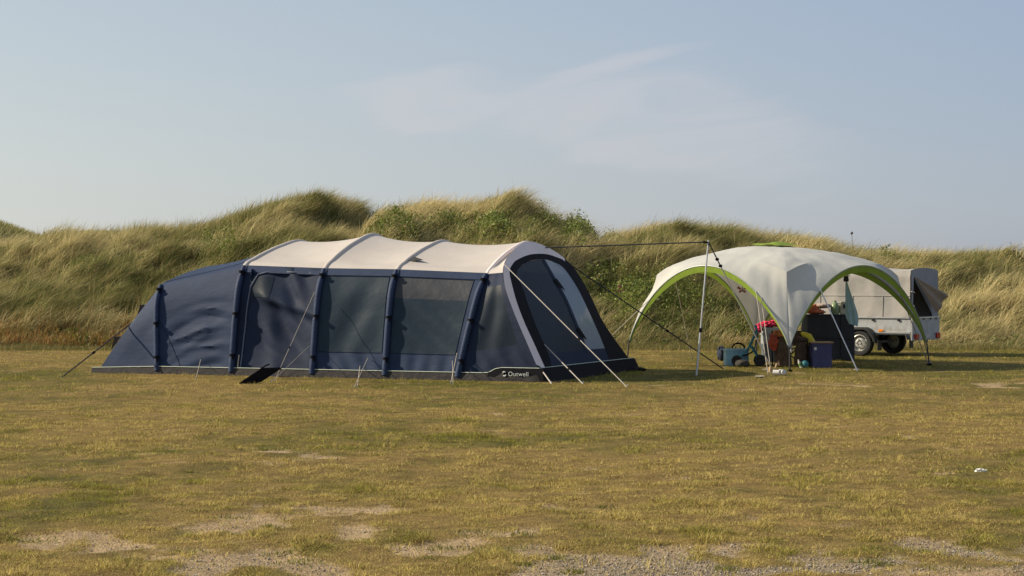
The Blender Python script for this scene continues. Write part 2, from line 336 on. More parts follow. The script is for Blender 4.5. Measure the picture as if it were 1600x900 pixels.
# thinner, larger tufts on the far ridge
n = 26000; bx = rng.uniform(-40, -17, n); by = rng.uniform(96, 112, n); bz = dune_h(bx, by) - .02; tn = (rng.random(n) ** 1.2)[:, None]
P3 = blades(np.stack([bx, by, bz], 1), rng.uniform(.25, .5, n), rng.uniform(0, PI, n), np.stack([rng.normal(.5, .2, n), rng.normal(0, .2, n)], 1), rng.uniform(.03, .06, n), A0 * 1.1 * (1 - tn) + A1 * .8 * tn, 2)
n = 22000; bx = rng.uniform(-15, 15, n); by = 45.2 + rng.random(n) ** 1.5 * 1.9; ppx, ppy = proj(bx, by, .3); k = (regions(ppx, ppy * 0 + 520, [(60, 520, 150, 16, 1), (215, 520, 60, 14, .9), (1170, 520, 50, 10, .3)]) * (.4 + fbm(bx * 1.5, by, 181, 3) * 1.2)) > rng.random(n); bx, by = bx[k], by[k]; n = len(bx); tn = rng.random(n)[:, None]
P4 = blades(np.stack([bx, by, dune_h(bx, by) - .01], 1), rng.uniform(.15, .42, n), rng.uniform(0, PI, n), rng.normal(.15, .35, (n, 2)), rng.uniform(.012, .022, n), np.array([.32, .135, .045]) * (1 - tn) + np.array([.32, .25, .08]) * tn, 2)
v, l, s, c = join_fast([P1, P2, P3, P4])
dg = fast_mesh('dune_grass', v, l, s, c, m_blade); tag(dg, 'long straw and olive marram grass leaning right over the dunes', 'dune grass', kind='stuff')
# low rose scrub and broad-leaved cover
n = 240000; bx = rng.uniform(-20, 20, n); by = rng.uniform(45.2, 59.5, n); bz = dune_h(bx, by); ppx, ppy = proj(bx, by, bz + .3)
shr = regions(ppx, ppy, SHRUB) + (fbm(bx * .9, by * .9, 101, 3) - .5) * .9 + (fbm(bx * 3, by * 3, 103, 2) - .5) * .5
k = rng.random(len(bx)) < .06 + .94 * sstep(.25, .85, shr); bx, by, bz, shr = bx[k], by[k], bz[k], shr[k]; n = len(bx)
hh = rng.random(n) ** .7 * (.12 + .5 * sstep(.5, 1.1, shr)) * (.5 + fbm(bx * 2.2, by * 2.2, 107, 2))
ctr = np.stack([bx, by, bz + hh], 1)
K = 3; ctr = np.repeat(ctr, K, 0) + rng.normal(0, .05, (n * K, 3)); n = n * K
d1 = rng.normal(0, 1, (n, 3)); d1 /= np.linalg.norm(d1, axis=1)[:, None]; d2 = np.cross(d1, rng.normal(0, 1, (n, 3)) + np.array([0, 0, 1.])); d2 /= np.linalg.norm(d2, axis=1)[:, None]
sz = rng.uniform(.018, .045, n)[:, None]
V = np.stack([ctr - d1 * sz, ctr + d2 * sz * .5, ctr + d1 * sz, ctr - d2 * sz * .5], 1).reshape(-1, 3)
tn = rng.random(n)[:, None]; big = fbm(ctr[:, 0] * 1.2, ctr[:, 1] * 1.2, 111, 2)[:, None]
cc = np.array([.062, .095, .02]) * (1 - tn) + np.array([.24, .27, .055]) * tn; cc *= (.65 + .7 * big)
m_leaf = mat('leaves', (0, 0, 0), .55, 0, 1, attr='col', trans=.3, spec=.3)
o = fast_mesh('rose_scrub', V, np.arange(n * 4), np.arange(n) * 4, np.repeat(cc, 4, 0), m_leaf); tag(o, 'green leafy low scrub patches spread among the dune grass', 'scrub', kind='stuff')

# ------------------------------------------------------------------ lawn blades, gravel
def lawn(n, y0, y1, hw, Lr, Wr, segs, seed):
    by = np.sqrt(rng.uniform(y0 ** 2, y1 ** 2, n)); bx = rng.uniform(-1, 1, n) * (by * .27 + hw)
    b = bare(bx, by); d = dry(bx, by); tuft = fbm(bx * 3, by * 3, 150, 3)
    k = rng.random(n) < (1 - .95 * sstep(.1, .85, b)) * (.35 + .9 * sstep(.3, .6, tuft)); bx, by, d, tuft = bx[k], by[k], d[k], tuft[k]; n = len(bx)
    base = np.stack([bx, by, gz(bx, by) - .012], 1); tall = sstep(.55, .75, fbm(bx * .8, by * .8, 155, 3)) * (1 - d)
    hf = vn(bx * 7, by * 6, 177); L = rng.uniform(Lr[0], Lr[1], n) * (.5 + 1.2 * hf * hf) * (.55 + .9 * tuft) * (1 + .9 * tall)
    t = np.clip(d * .9 - .05 + rng.normal(0, .33, n) + (vn(bx * 9, by * 9, 171) - .5) * .5, 0, 1)[:, None]
    gc = np.array([.25, .255, .032]) * (1 - t) + np.array([.66, .52, .18]) * t; bn = (rng.random(n) < .22)[:, None]; gc = np.where(bn, np.array([.23, .145, .06]), gc); dk = (rng.random(n) < .1 + .45 * sstep(.55, .75, vn(bx * 6, by * 4, 173)))[:, None]; gc = np.where(dk, gc * .55, gc)
    return blades(base, L, rng.uniform(0, PI, n), rng.normal(0, .95, (n, 2)), rng.uniform(Wr[0], Wr[1], n), gc, segs)
PL = [lawn(480000, 9.6, 16, 1.2, (.018, .05), (.003, .006), 2, 1), lawn(430000, 16, 26, 1.6, (.02, .05), (.004, .008), 2, 2), lawn(330000, 26, 46, 2.2, (.025, .06), (.006, .013), 1, 3)]
# small dark green weed tufts, mostly round the worn soil
n = 900; bx = rng.uniform(-6.5, 6.5, n); by = np.sqrt(rng.uniform(9.8 ** 2, 21 ** 2, n)); bb = bare(bx, by); bb2 = bare(bx + .25, by); k = rng.random(n) < .10 + .5 * np.clip(bb + bb2, 0, 1); bx, by = bx[k], by[k]
sz = rng.uniform(.04, .16, len(bx)); ii = np.repeat(np.arange(len(bx)), 90); n = len(ii); r_ = rng.random(n) ** .7 * sz[ii]; a_ = rng.uniform(0, 2 * PI, n); x_ = bx[ii] + r_ * np.cos(a_) * 1.5; y_ = by[ii] + r_ * np.sin(a_); t = (rng.random(n) ** 1.5)[:, None]
PL.append(blades(np.stack([x_, y_, gz(x_, y_) - .01], 1), rng.uniform(.02, .055, n) * (1 - .5 * r_ / sz[ii]), rng.uniform(0, PI, n), rng.normal(0, .6, (n, 2)), rng.uniform(.004, .008, n), np.array([.11, .125, .025]) * (1 - t) + np.array([.30, .28, .08]) * t, 2))
# longer green grass growing at the toe of the dune
n = 60000; bx = rng.uniform(-20, 20, n); by = toe(bx) + rng.normal(-.1, .45, n); t = np.clip(rng.normal(.42, .28, n), 0, 1)[:, None]
PL.append(blades(np.stack([bx, by, np.maximum(dune_h(bx, by), gz(bx, by)) - .01], 1), rng.uniform(.05, .20, n) * (.5 + fbm(bx * 1.2, by, 160, 2)), rng.uniform(0, PI, n), rng.normal(.1, .35, (n, 2)), rng.uniform(.008, .014, n), np.array([.10, .12, .03]) * (1 - t) + np.array([.33, .25, .11]) * t, 2))
v, l, s, c = join_fast(PL)
o = fast_mesh('lawn_grass', v, l, s, c, m_blade); tag(o, 'short dry yellow green grass covering the camping field', 'grass', kind='stuff')
t_ = (1 + 5 ** .5) / 2
ICO = np.array([(-1, t_, 0), (1, t_, 0), (-1, -t_, 0), (1, -t_, 0), (0, -1, t_), (0, 1, t_), (0, -1, -t_), (0, 1, -t_), (t_, 0, -1), (t_, 0, 1), (-t_, 0, -1), (-t_, 0, 1)]) / 1.9
ICF = np.array([(0, 11, 5), (0, 5, 1), (0, 1, 7), (0, 7, 10), (0, 10, 11), (1, 5, 9), (5, 11, 4), (11, 10, 2), (10, 7, 6), (7, 1, 8), (3, 9, 4), (3, 4, 2), (3, 2, 6), (3, 6, 8), (3, 8, 9), (4, 9, 5), (2, 4, 11), (6, 2, 10), (8, 6, 7), (9, 8, 1)])
n = 150000; by = np.sqrt(rng.uniform(9.6 ** 2, 15.5 ** 2, n)); bx = rng.uniform(-1, 1, n) * (by * .27 + 1)
k = rng.random(n) < gravelm(bx, by) * (.25 + .75 * bare(bx, by)) + .02 * bare(bx, by); bx, by = bx[k], by[k]; n = len(bx)
sz = .0025 + .0060 * rng.random(n) ** 2.6
st = (ICO[None] * (1 + rng.normal(0, .14, (n, 12, 3)))) * sz[:, None, None] * rng.uniform(.6, 1.3, (n, 1, 3)) * np.array([1, 1, .65])
th = rng.uniform(0, 2 * PI, n); c_, s_ = np.cos(th)[:, None], np.sin(th)[:, None]
st = np.stack([st[..., 0] * c_ - st[..., 1] * s_, st[..., 0] * s_ + st[..., 1] * c_, st[..., 2]], -1)
st += np.stack([bx, by, gz(bx, by) - .012 + sz * .3], 1)[:, None]
pal = np.array([(.32, .27, .20), (.22, .19, .155), (.40, .36, .30), (.16, .13, .11), (.30, .23, .16), (.50, .46, .40)]); pc = pal[rng.choice(6, n, p=[.3, .25, .14, .13, .14, .04])] * rng.uniform(.75, 1.15, (n, 1))
m_stone = mat('pebbles', (0, 0, 0), .8, .15, 90, attr='col', spec=.25)
o = fast_mesh('gravel', st.reshape(-1, 3), (np.arange(n)[:, None] * 12 + ICF.ravel()[None]).ravel(), np.arange(n * 20) * 3, np.repeat(pc, 12, 0), m_stone); tag(o, 'loose tan and grey pebbles on the bare soil in front', 'gravel', kind='stuff')

# ------------------------------------------------------------------ materials for objects
M = {}
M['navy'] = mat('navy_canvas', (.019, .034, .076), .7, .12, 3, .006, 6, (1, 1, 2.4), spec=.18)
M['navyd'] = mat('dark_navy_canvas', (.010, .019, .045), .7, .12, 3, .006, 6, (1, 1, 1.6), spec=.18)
M['beam'] = mat('beam_sleeve', (.026, .042, .09), .65, .1, 6, .006, 14, (1, 1, 2), spec=.2)
M['beige'] = mat('beige_canvas', (.50, .46, .425), .75, .05, 2.5, .003, 5, (1, 1, 1), trans=.1, spec=.2)
M['ribbon'] = mat('beige_ribbon', (.74, .65, .63), .75, .05, 3, .002, 14, spec=.2)
M['black'] = mat('black_webbing', (.009, .009, .012), .8, .15, 8, .002, 30, spec=.1)
M['skirt'] = mat('mud_skirt', (.022, .020, .021), .8, .25, 9, .012, 14, (1, 1, 2), dirt=(.05, .042, .034), dscale=7)
M['piping'] = mat('pale_piping', (.55, .62, .50), .6, 0)
M['pipeblue'] = mat('blue_piping', (.10, .12, .18), .6, 0)
M['film'] = film('tinted_film', (.50, .56, .62), (.020, .036, .056), .90, .5, .006, 6, (1, 1, 1.3))
M['filmd'] = film('dark_blind', (.3, .34, .4), (.050, .055, .068), .93, .5, .008, 9)
M['filmn'] = film('front_film', (.42, .50, .58), (.016, .026, .042), .84, .5, .006, 4)
M['film_sheen'] = film('sky_sheen_film', (.80, .86, .92), (.36, .43, .50), .58, .16, .012, 5)  # pale blue base colour paints a sky reflection into the right pane
M['strap'] = mat('grey_strap', (.38, .35, .31), .8, .1, 20)
M['darkrope'] = mat('dark_rope', (.045, .043, .045), .8, .1, 20)
M['rope'] = mat('pale_rope', (.38, .34, .28), .8, .1, 20)
M['alu'] = mat('aluminium', (.55, .56, .57), .38, .08, 20, metal=.7)
M['steel'] = mat('galvanised_steel', (.33, .35, .37), .5, .15, 10, metal=.4)
M['white'] = mat('white_print', (.50, .54, .54), .6, 0)

# ------------------------------------------------------------------ tunnel tent
O = Vector((.484, 31.0, 0)); U = Vector((-.922, .387, 0)); Vw = Vector((.387, .922, 0)); WT = 4.3
def T(s, w, z): return O + U * s + Vw * w + Vector((0, 0, z))
TAU = np.array([0, .07, .15, .21, .25, .30, .36, .43, .5])
def profile(foot, shs, zs, za, aps, ws=.42, W=WT):
    hw = W / 2; dz = za - zs
    w = [0, .06, .15, .26, ws, .70, 1.02, 1.5, hw]
    z = [0, .45 * zs / 1.7, 1.0 * zs / 1.7, 1.42 * zs / 1.7, zs, zs + .27 * dz, zs + .50 * dz, zs + .77 * dz, za]
    s_ = [foot, foot + (shs - foot) * .26, foot + (shs - foot) * .6, foot + (shs - foot) * .85, shs] + [shs + (aps - shs) * k for k in (.2, .5, .8, 1)]
    t = np.concatenate([TAU, 1 - TAU[-2::-1]]); w = np.array(w + [W - a for a in w[-2::-1]]); z = np.array(z + z[-2::-1]); s_ = np.array(s_ + s_[-2::-1])
    return t, s_, w, z
def smoothinterp(t, x, q):      # Catmull-Rom through (t, x)
    i = np.clip(np.searchsorted(t, q, 'right') - 1, 0, len(t) - 2); m = np.gradient(x, t)
    h = t[i + 1] - t[i]; u = (q - t[i]) / h
    return (2 * u**3 - 3 * u**2 + 1) * x[i] + (u**3 - 2 * u**2 + u) * h * m[i] + (-2 * u**3 + 3 * u**2) * x[i + 1] + (u**3 - u**2) * h * m[i + 1]
ST = {5: profile(1.434, 1.13, 1.64, 2.17, 1.17), 4: profile(2.675, 2.675, 1.70, 2.19, 2.675), 3: profile(3.965, 3.965, 1.72, 2.31, 3.965), 2: profile(5.44, 5.44, 1.77, 2.21, 5.38), 1: profile(6.84, 7.03, 1.46, 1.79, 7.05)}
fz = np.array([0, .6, 1.1, 1.45, 1.66, 1.83, 1.96, 2.07, 2.14]); fw = np.array([0, .035, .08, .18, .36, .64, 1.02, 1.55, 2.15])
def Fpx(px, py):
    a = (px - 800) / FPX; b = (py - HOR) / FPX
    Y = (.5 * CH + O.x * U.x + O.y * U.y) / (a * U.x + U.y + .5 * b); X = a * Y; z = CH - b * Y
    return (X - O.x) * Vw.x + (Y - O.y) * Vw.y, z
_far = [Fpx(*p) for p in [(826, 377), (843, 381), (862, 390), (880, 403), (897, 421), (908, 438), (922, 465), (941, 504)]] + [(WT, 0.0)]
_ft = np.array([.5, .56, .62, .68, .74, .78, .83, .90, 1.0]); _nt = TAU[:-1]
_fw = np.concatenate([fw[:-2], [_far[0][0] * .72, _far[0][0]], [a for a, b in _far[1:]]]); _fz = np.concatenate([fz[:-2], [2.085, _far[0][1]], [b for a, b in _far[1:]]])
ST['F'] = (np.concatenate([TAU, _ft[1:]]), _fz * .5, _fw, _fz)
# the rear hem: wall part runs back along the ground, roof part along the rear edge
rt = np.concatenate([TAU, 1 - TAU[-2::-1]]); rs = np.interp(rt, [0, .25, .75, 1], [6.84, 8.06, 8.06, 6.84]); rw = np.interp(rt, [0, .25, .75, 1], [0, .02, WT - .02, WT]); ST['R'] = (rt, rs, rw, rt * 0)
def SP(k, q):
    t, s_, w, z = ST[k]
    if k == 'R': return float(np.interp(q, t, s_)), float(np.interp(q, t, w)), 0.0
    return tuple(float(smoothinterp(t, a, q)) for a in (s_, w, z))
def surf(a, b, f, q, sag=.05, rsag=.062, off=0, wr=None):
    A = SP(a, q); B_ = SP(b, q); s, w, z = (A[i] * (1 - f) + B_[i] * f for i in range(3)); k = 4 * f * (1 - f)
    sd = 1 if q < .5 else -1; qq = q if q < .5 else 1 - q
    if qq <= .25:
        e = math.sin(PI * min(qq / .25, 1)); w += sd * (sag * k * e ** .7 - off)
        if wr: w -= sd * wr(f, qq / .25) 
    else:
        e = sstep(.25, .32, qq); z -= rsag * float(e) * k - off
    if b == 'R':
        bul = math.sin(PI * f) * .03 * (sstep(.05, .25, qq)); s += float(bul) * .8; z += float(bul) * .7
    return T(s, w, max(z, 0))
tent = empty('tunnel_tent', O); tag(tent, 'long navy blue tunnel tent with beige roof and arched front window', 'tent')
def part(mb, name, m, parent=None, smooth=True):
    o = mb.build(name, m, parent or tent, smooth, shift=O); return o
from mathutils import noise as mnoise
def wr_bed(f, h):       # soft crescent folds hanging from the beams
    e = math.exp(-((f - .45) / .33) ** 2) * math.exp(-((h - .42) / .30) ** 2)
    a = (math.sin(h * 40 + 14 * (f - .45) ** 2 + 3.5 * f + 3 * mnoise.noise(Vector((f * 3, h * 4, 1)))) ** 3) * .060 * e * max(0, .45 + 1.3 * mnoise.noise(Vector((f * 2.2 + 4, h * 7, 2))))
    a += .010 * math.sin(f * 9 + h * 21) * math.exp(-((h - .12) / .16) ** 2)
    return a + .016 * max(0, 1 - abs((h - .62 + f * .55)) * 14) * (1 if f > .35 else .3)
def wr_door(f, h):
    x = 1 - f
    a = .07 * math.exp(-((h - .80 + .22 * x) / .05) ** 2) * sstep(.1, .4, x)
    a += .034 * math.sin((h * 19 + x * 15 + 2 * mnoise.noise(Vector((x * 3, h * 3, 5))))) * math.exp(-((x - .6) / .35) ** 2) * sstep(.1, .3, h)
    a += .05 * math.exp(-((x - .28 - .25 * (1 - h)) / .10) ** 2) * (1 - h * .5)
    return float(a) - .03 * math.sin(PI * h)
def wr_win(f, h):
    g_ = (4 * f * (1 - f)) ** 1.5; return g_ * .014 * math.sin(f * 12 + h * 9) * math.exp(-((h - .5) / .4) ** 2) + .012 * math.sin(f * 26 - h * 20) * math.exp(-((h - .12) / .12) ** 2)
def wr_win2(f, h):
    x = 1 - f; u = h * 1.6 + x * .9
    return (4 * f * (1 - f)) ** 1.2 * .018 * math.sin(u * 15) * math.exp(-((h - .5) / .32) ** 2) + .008 * math.sin(x * 30) * math.exp(-((h - .12) / .12) ** 2)
NF, NH = 28, 44
def wall(a, b, wr, win, mname, sag=.05):
    # win = (f0, f1, h0, h1) hole, in cells kept aligned with the grid
    for side in (0, 1):
        mb = MB(); pts = {}; 
        def P(i, j, off=0):
            f = i / NF; h = j / NH; q = h * .25
            return surf(a, b, f, q if side == 0 else 1 - q, sag, off=off, wr=wr)
        vs = [P(i, j) for i in range(NF + 1) for j in range(NH + 1)]; fs = []
        for i in range(NF):
            for j in range(NH):
                if win and win[0] * NF <= i < win[1] * NF and win[2] * NH <= j < win[3] * NH: continue
                fs.append((i * (NH + 1) + j, i * (NH + 1) + j + 1, (i + 1) * (NH + 1) + j + 1, (i + 1) * (NH + 1) + j))
        mb.add(vs, fs); wp = part(mb, 'side_wall', M[mname])
        yield side, P, wp
def rect_grid(P, i0, i1, j0, j1, off=0.0): return MB().grid(lambda i, j: P(i0 + i, j0 + j, off), i1 - i0, j1 - j0)
def cells(win): return [math.ceil(win[0] * NF), math.ceil(win[1] * NF), math.ceil(win[2] * NH), math.ceil(win[3] * NH)]
# bedroom bay
for side, P, wp in wall(2, 1, wr_bed, None, 'navy'):
    if side == 0:
        part(MB().tube([surf(2, 1, f, .262 + .02 * (1 - f), off=.004) for f in np.linspace(.03, .97, 20)], .004, 5), 'seam', M['black'], wp)
        part(MB().tube([P(i, 41 - i * .02 * 0, .003) if False else surf(2, 1, .97 - .3 * h, .25 * (.62 - .58 * h), off=.006, wr=wr_bed) for h in np.linspace(0, 1, 20)], .003, 5), 'seam', M['black'], wp)
# door bay
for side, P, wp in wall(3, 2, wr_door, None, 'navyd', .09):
    if side == 0:
        wp.name = 'door'
        path = [(.90, .02), (.895, .3), (.89, .6), (.87, .82), (.80, .925), (.66, .955), (.40, .955), (.10, .95)]
        pts = []
        for k in range(len(path) - 1):
            for t in np.linspace(0, 1, 7)[:-1]: pts.append((path[k][0] * (1 - t) + path[k + 1][0] * t, path[k][1] * (1 - t) + path[k + 1][1] * t))
        part(MB().tube([surf(3, 2, f, h * .25, .09, off=.012, wr=wr_door) for f, h in pts], .013, 6), 'door_piping', M['pipeblue'], wp)
        w = (.60, .86, .72, .90); i0, i1, j0, j1 = cells(w)
        part(rect_grid(P, i0, i1, j0, j1, .006), 'door_window', M['filmn'], wp)
        part(MB().tube([surf(3, 2, .93, h * .25, .09, off=.02, wr=wr_door) for h in np.linspace(.05, .2, 4)], .012, 6), 'zip_pull', M['rope'], wp)
# window bays
for side, P, wp in wall(4, 3, wr_win, (.06, .93, .25, .93), 'navy'):
    i0, i1, j0, j1 = cells((.06, .93, .25, .93)); part(rect_grid(P, i0, i1, j0, j1), 'window_pane', M['film'], wp)
    part(MB().tube([P(i, j, .004) for i, j in [(i0, j) for j in range(j0, j1)] + [(i, j1) for i in range(i0, i1)] + [(i1, j) for j in range(j1, j0, -1)] + [(i, j0) for i in range(i1, i0, -1)]], .005, 5, closed=True), 'window_seam', M['navyd'], wp)
for side, P, wp in wall(5, 4, wr_win2, (.10, .95, .25, .92), 'navy'):
    i0, i1, j0, j1 = cells((.10, .95, .25, .92)); jm = cells((0, 0, .75, .75))[2]
    part(MB().tube([P(i, j, .004) for i, j in [(i0, j) for j in range(j0, j1)] + [(i, j1) for i in range(i0, i1)] + [(i1, j) for j in range(j1, j0, -1)] + [(i, j0) for i in range(i1, i0, -1)]], .005, 5, closed=True), 'window_seam', M['navyd'], wp)
    part(rect_grid(P, i0, i1, j0, jm), 'window_pane', M['film'], wp); part(rect_grid(P, i0, i1, jm, j1), 'window_blind', M['filmd'], wp)
# triangular porch sides: hole follows the two slanting edges
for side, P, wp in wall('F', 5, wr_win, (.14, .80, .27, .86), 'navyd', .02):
    i0, i1, j0, j1 = cells((.14, .80, .27, .86)); part(rect_grid(P, i0, i1, j0, j1), 'window_pane', M['filmn'], wp)
# roof bays
def roof(a, b, mname, name):
    mb = MB().grid(lambda i, j: surf(a, b, i / 22, .25 + .5 * j / 60), 22, 60); return part(mb, name, M[mname])
r1 = roof(4, 3, 'beige', 'roof_panel'); roof(3, 2, 'beige', 'roof_panel'); roof(5, 4, 'beige', 'roof_panel'); roof('F', 5, 'beige', 'roof_panel')
roof(2, 1, 'navy', 'bedroom_roof')
mb = MB().grid(lambda i, j: surf(1, 'R', i / 24, j / 90), 24, 90); part(mb, 'rear_wall', M['navy'])
# navy valance below the roof hem
for a, b in ((5, 4), (4, 3), (3, 2)):
    part(MB().grid(lambda i, j: surf(a, b, i / 20, .235 + .0155 * j / 2, off=.012), 20, 2), 'hem', M['navy'])
# rear vents: small black hoods propped on struts
for f, q, wdt in ((.27, .285, .26), (.62, .272, .28)):
    p = surf(1, 'R', f, q, off=.0); d = (surf(1, 'R', f + .1, q) - p).normalized(); n_ = d.cross(Vw).normalized(); n_ = n_ if n_.z > 0 else -n_
    a = p - Vw * wdt / 2; b = p + Vw * wdt / 2; c = b + d * .05 + n_ * .10; e = a + d * .05 + n_ * .10
    g = p + d * .26 - Vw * wdt / 2 + n_ * .01; h_ = p + d * .26 + Vw * wdt / 2 + n_ * .01
    MBv = MB().add([a, b, c, e, g, h_, a - n_ * .01, b - n_ * .01], [(0, 1, 2, 3), (0, 3, 4), (1, 5, 2)]); part(MBv, 'vent_hood', M['black'], smooth=False)
# air beams, with webbing ties
for k in (5, 4, 3, 2, 1):
    rr_ = .050 if k > 1 else .045
    for sgn in (0, 1):
        qs = np.linspace(0.004, .25, 26); pts = []; rad = []
        for q in qs:
            s, w, z = SP(k, q if sgn == 0 else 1 - q); pts.append(T(s, w - .018 if sgn == 0 else w + .018, z + .03 - .035 * float(sstep(.2, .25, q))))
            rad.append(rr_ * (1 - .25 * float(sstep(.21, .25, q))) * (1 - .22 * math.exp(-((q - .14) / .006) ** 2) - .2 * math.exp(-((q - .045) / .006) ** 2) - .2 * math.exp(-((q - .232) / .005) ** 2)))
        bo = part(MB().tube(pts, rad, 14), 'air_beam', M['beam'])
        for q in (.045, .14, .232):
            s, w, z = SP(k, q if sgn == 0 else 1 - q); c = T(s, (w - .022 if sgn == 0 else w + .022), z + .03)
            part(MB().tube([c + Vector((0, 0, -.02)), c + Vector((0, 0, .022))], .046, 12), 'beam_tie', M['black'], bo)
            if sgn == 0: part(MB().box(c - Vw * .05 + U * -.045 + Vector((0, 0, -.03)), (.035, .03, .07), .008), 'tie_end', M['black'], bo)
    if k > 1:
        pts = []
        for q in np.linspace(.243, .757, 46):
            s, w, z = SP(k, q); pts.append(T(s, w, z - .022))
        part(MB().tube(pts, (.048 if k != 5 else .035), 12), 'roof_sleeve', M['beige' if k != 5 else 'ribbon'])
# flap vent standing on the roof
p = surf(5, 4, .93, .31); part(MB().add([p + U * .10, p - U * .20 + Vector((0, 0, .03)), p - U * .02 + Vector((0, 0, .085)), p - U * .02 + Vw * .13 + Vector((0, 0, .05))], [(0, 1, 2), (1, 3, 2), (0, 2, 3)]), 'roof_vent', mat('vent_mesh', (.07, .07, .075), .7), smooth=False)
# ---- sloping front (plane s = z/2)
def Fpx(px, py):
    a = (px - 800) / FPX; b = (py - HOR) / FPX
    Y = (.5 * CH + O.x * U.x + O.y * U.y) / (a * U.x + U.y + .5 * b); X = a * Y; z = CH - b * Y
    return (X - O.x) * Vw.x + (Y - O.y) * Vw.y, z
def Fpt(w, z, off=0):
    bul = .05 * math.sin(PI * min(max(z / 2.1, 0), 1)) * math.sin(PI * min(max(w / WT, 0), 1))
    return T(.5 * z - (bul + off) * .894, w, z + (bul + off) * .447)
def resamp(pts, n):
    p = np.array(pts); d = np.concatenate([[0], np.cumsum(np.linalg.norm(np.diff(p, axis=0), axis=1))]); d /= d[-1]; t = np.linspace(0, 1, n)
    x = [float(smoothinterp(d, p[:, 0], q)) for q in t]; y = [float(smoothinterp(d, p[:, 1], q)) for q in t]; return list(zip(x, y))
c1px = [(853, 578), (832, 533), (819, 505), (807, 474), (799, 446), (795, 427), (800, 413), (814, 403), (839, 397), (865, 401), (886, 413), (903, 437), (926, 485), (948, 530), (970, 572)]
c2px = [(863, 578), (855, 552), (840, 520), (824, 480), (814, 450), (806, 432), (810, 419), (821, 411), (840, 406), (861, 409), (880, 421), (895, 443), (916, 485), (934, 524), (948, 555), (955, 570)]
NC = 90
c1 = resamp([Fpx(*p) for p in c1px], NC); c2 = resamp([Fpx(*p) for p in c2px], NC)
c0 = [SP('F', q) for q in np.linspace(.03, .97, NC)]; c0 = [(w, z) for s, w, z in c0]
fp = MB().grid(lambda i, j: Fpt(c0[i][0] * (1 - j / 3) + c1[i][0] * j / 3, c0[i][1] * (1 - j / 3) + c1[i][1] * j / 3, 0), int(NC * .70), 3); fpo = part(fp, 'front_ribbon', M['ribbon'])
i0_ = int(NC * .70)
part(MB().grid(lambda i, j: Fpt(c0[i0_ + i][0] * (1 - j / 3) + c1[i0_ + i][0] * j / 3, c0[i0_ + i][1] * (1 - j / 3) + c1[i0_ + i][1] * j / 3, 0), NC - 1 - i0_, 3), 'front_edge', M['black'])
part(MB().grid(lambda i, j: Fpt(c1[i][0] * (1 - j / 2) + c2[i][0] * j / 2, c1[i][1] * (1 - j / 2) + c2[i][1] * j / 2, .003), NC - 1, 2), 'window_surround', M['black'])
c2a = np.array(c2); top = int(np.argmax(c2a[:, 1])); Lz, Lw_ = c2a[:top + 1, 1], c2a[:top + 1, 0]; Rz, Rw_ = c2a[top:, 1][::-1], c2a[top:, 0][::-1]
wl = lambda z: float(np.interp(z, np.maximum.accumulate(Lz), Lw_)); wr_ = lambda z: float(np.interp(z, np.maximum.accumulate(Rz), Rw_))
dv = [Fpx(846, 404), Fpx(880, 470), (Fpx(914, 550))]; dz_ = sorted([(z, w) for w, z in dv]); wdv = lambda z: float(np.interp(z, [a for a, b in dz_], [b for a, b in dz_]))
ztop = float(c2a[:, 1].max()) - .003; zb = .40
def rows(f0, f1, z0, z1, nr, ncx, off): return MB().grid(lambda i, j: Fpt(f0(z0 + (z1 - z0) * i / nr) * (1 - j / ncx) + f1(z0 + (z1 - z0) * i / nr) * j / ncx, z0 + (z1 - z0) * i / nr, off), nr, ncx)
part(rows(wl, lambda z: min(max(wdv(z), wl(z)), wr_(z)), zb, ztop, 40, 14, 0), 'front_window', M['filmn'])
part(rows(lambda z: min(max(wdv(z), wl(z)), wr_(z)), wr_, zb, ztop, 40, 14, 0), 'front_window', M['film_sheen'])
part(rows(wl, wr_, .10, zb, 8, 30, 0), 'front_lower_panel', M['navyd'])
part(rows(lambda z: wdv(z) - .06, lambda z: wdv(z) + .06, zb - .02, ztop, 30, 2, .008), 'window_divider', M['navyd'])
for z in (1.42, .62): part(MB().add([Fpt(wdv(z) - .11, z + .10, .02), Fpt(wdv(z) + .02, z + .12, .03), Fpt(wdv(z) + .16, z - .08, .025), Fpt(wdv(z) - .01, z - .02, .02)], [(0, 1, 2, 3)]), 'curtain_tie', M['black'])
# skirt: side, front, rear
def skirt_loop():
    L_ = [(6.84 + 1.22 * (1 - i / 12), 0) for i in range(12)] + [(6.84 * (1 - i / 60), 0) for i in range(61)] + [(0, WT * i / 30) for i in range(1, 31)]
    return L_
sk = skirt_loop()
def skh(s, w): return .125 if s > .95 else (.125 + .085 * float(sstep(.95, .75, s) if False else sstep(0, 1, (.95 - s) / .22)) if w == 0 else .21 + .0 * w)
def skp(i, j):
    s, w = sk[i]; h = skh(s, w) * (1.0 if s < 6.85 else 1 - .3 * (s - 6.84) / 1.22); z = h * j / 3
    wob = .012 * math.sin(i * 1.3) * (1 - j / 3) + .008 * math.sin(i * 2.9 + j)
    if w == 0 and s > 0: return T(s + (.05 if s > 8 else 0), -.035 * (1 - j / 3) - .012 + wob * .6 + .06 * z, z)
    return T(-.03 * (1 - j / 3) - .012 + .5 * z + wob * .6, w, z)
part(MB().grid(skp, len(sk) - 1, 3), 'mud_skirt', M['skirt'])
part(MB().grid(lambda i, j: T(-.046 + .0 * i + .5 * (.205 * j / 3), WT * i / 20, .205 * j / 3), 20, 3), 'front_skirt', M['black'])
part(MB().tube([skp(i, 3) - Vw * .006 * (1 if sk[i][1] == 0 else 0) + U * (-.006 if sk[i][1] > 0 else 0) for i in range(len(sk))], .0055, 5), 'skirt_piping', M['piping'])
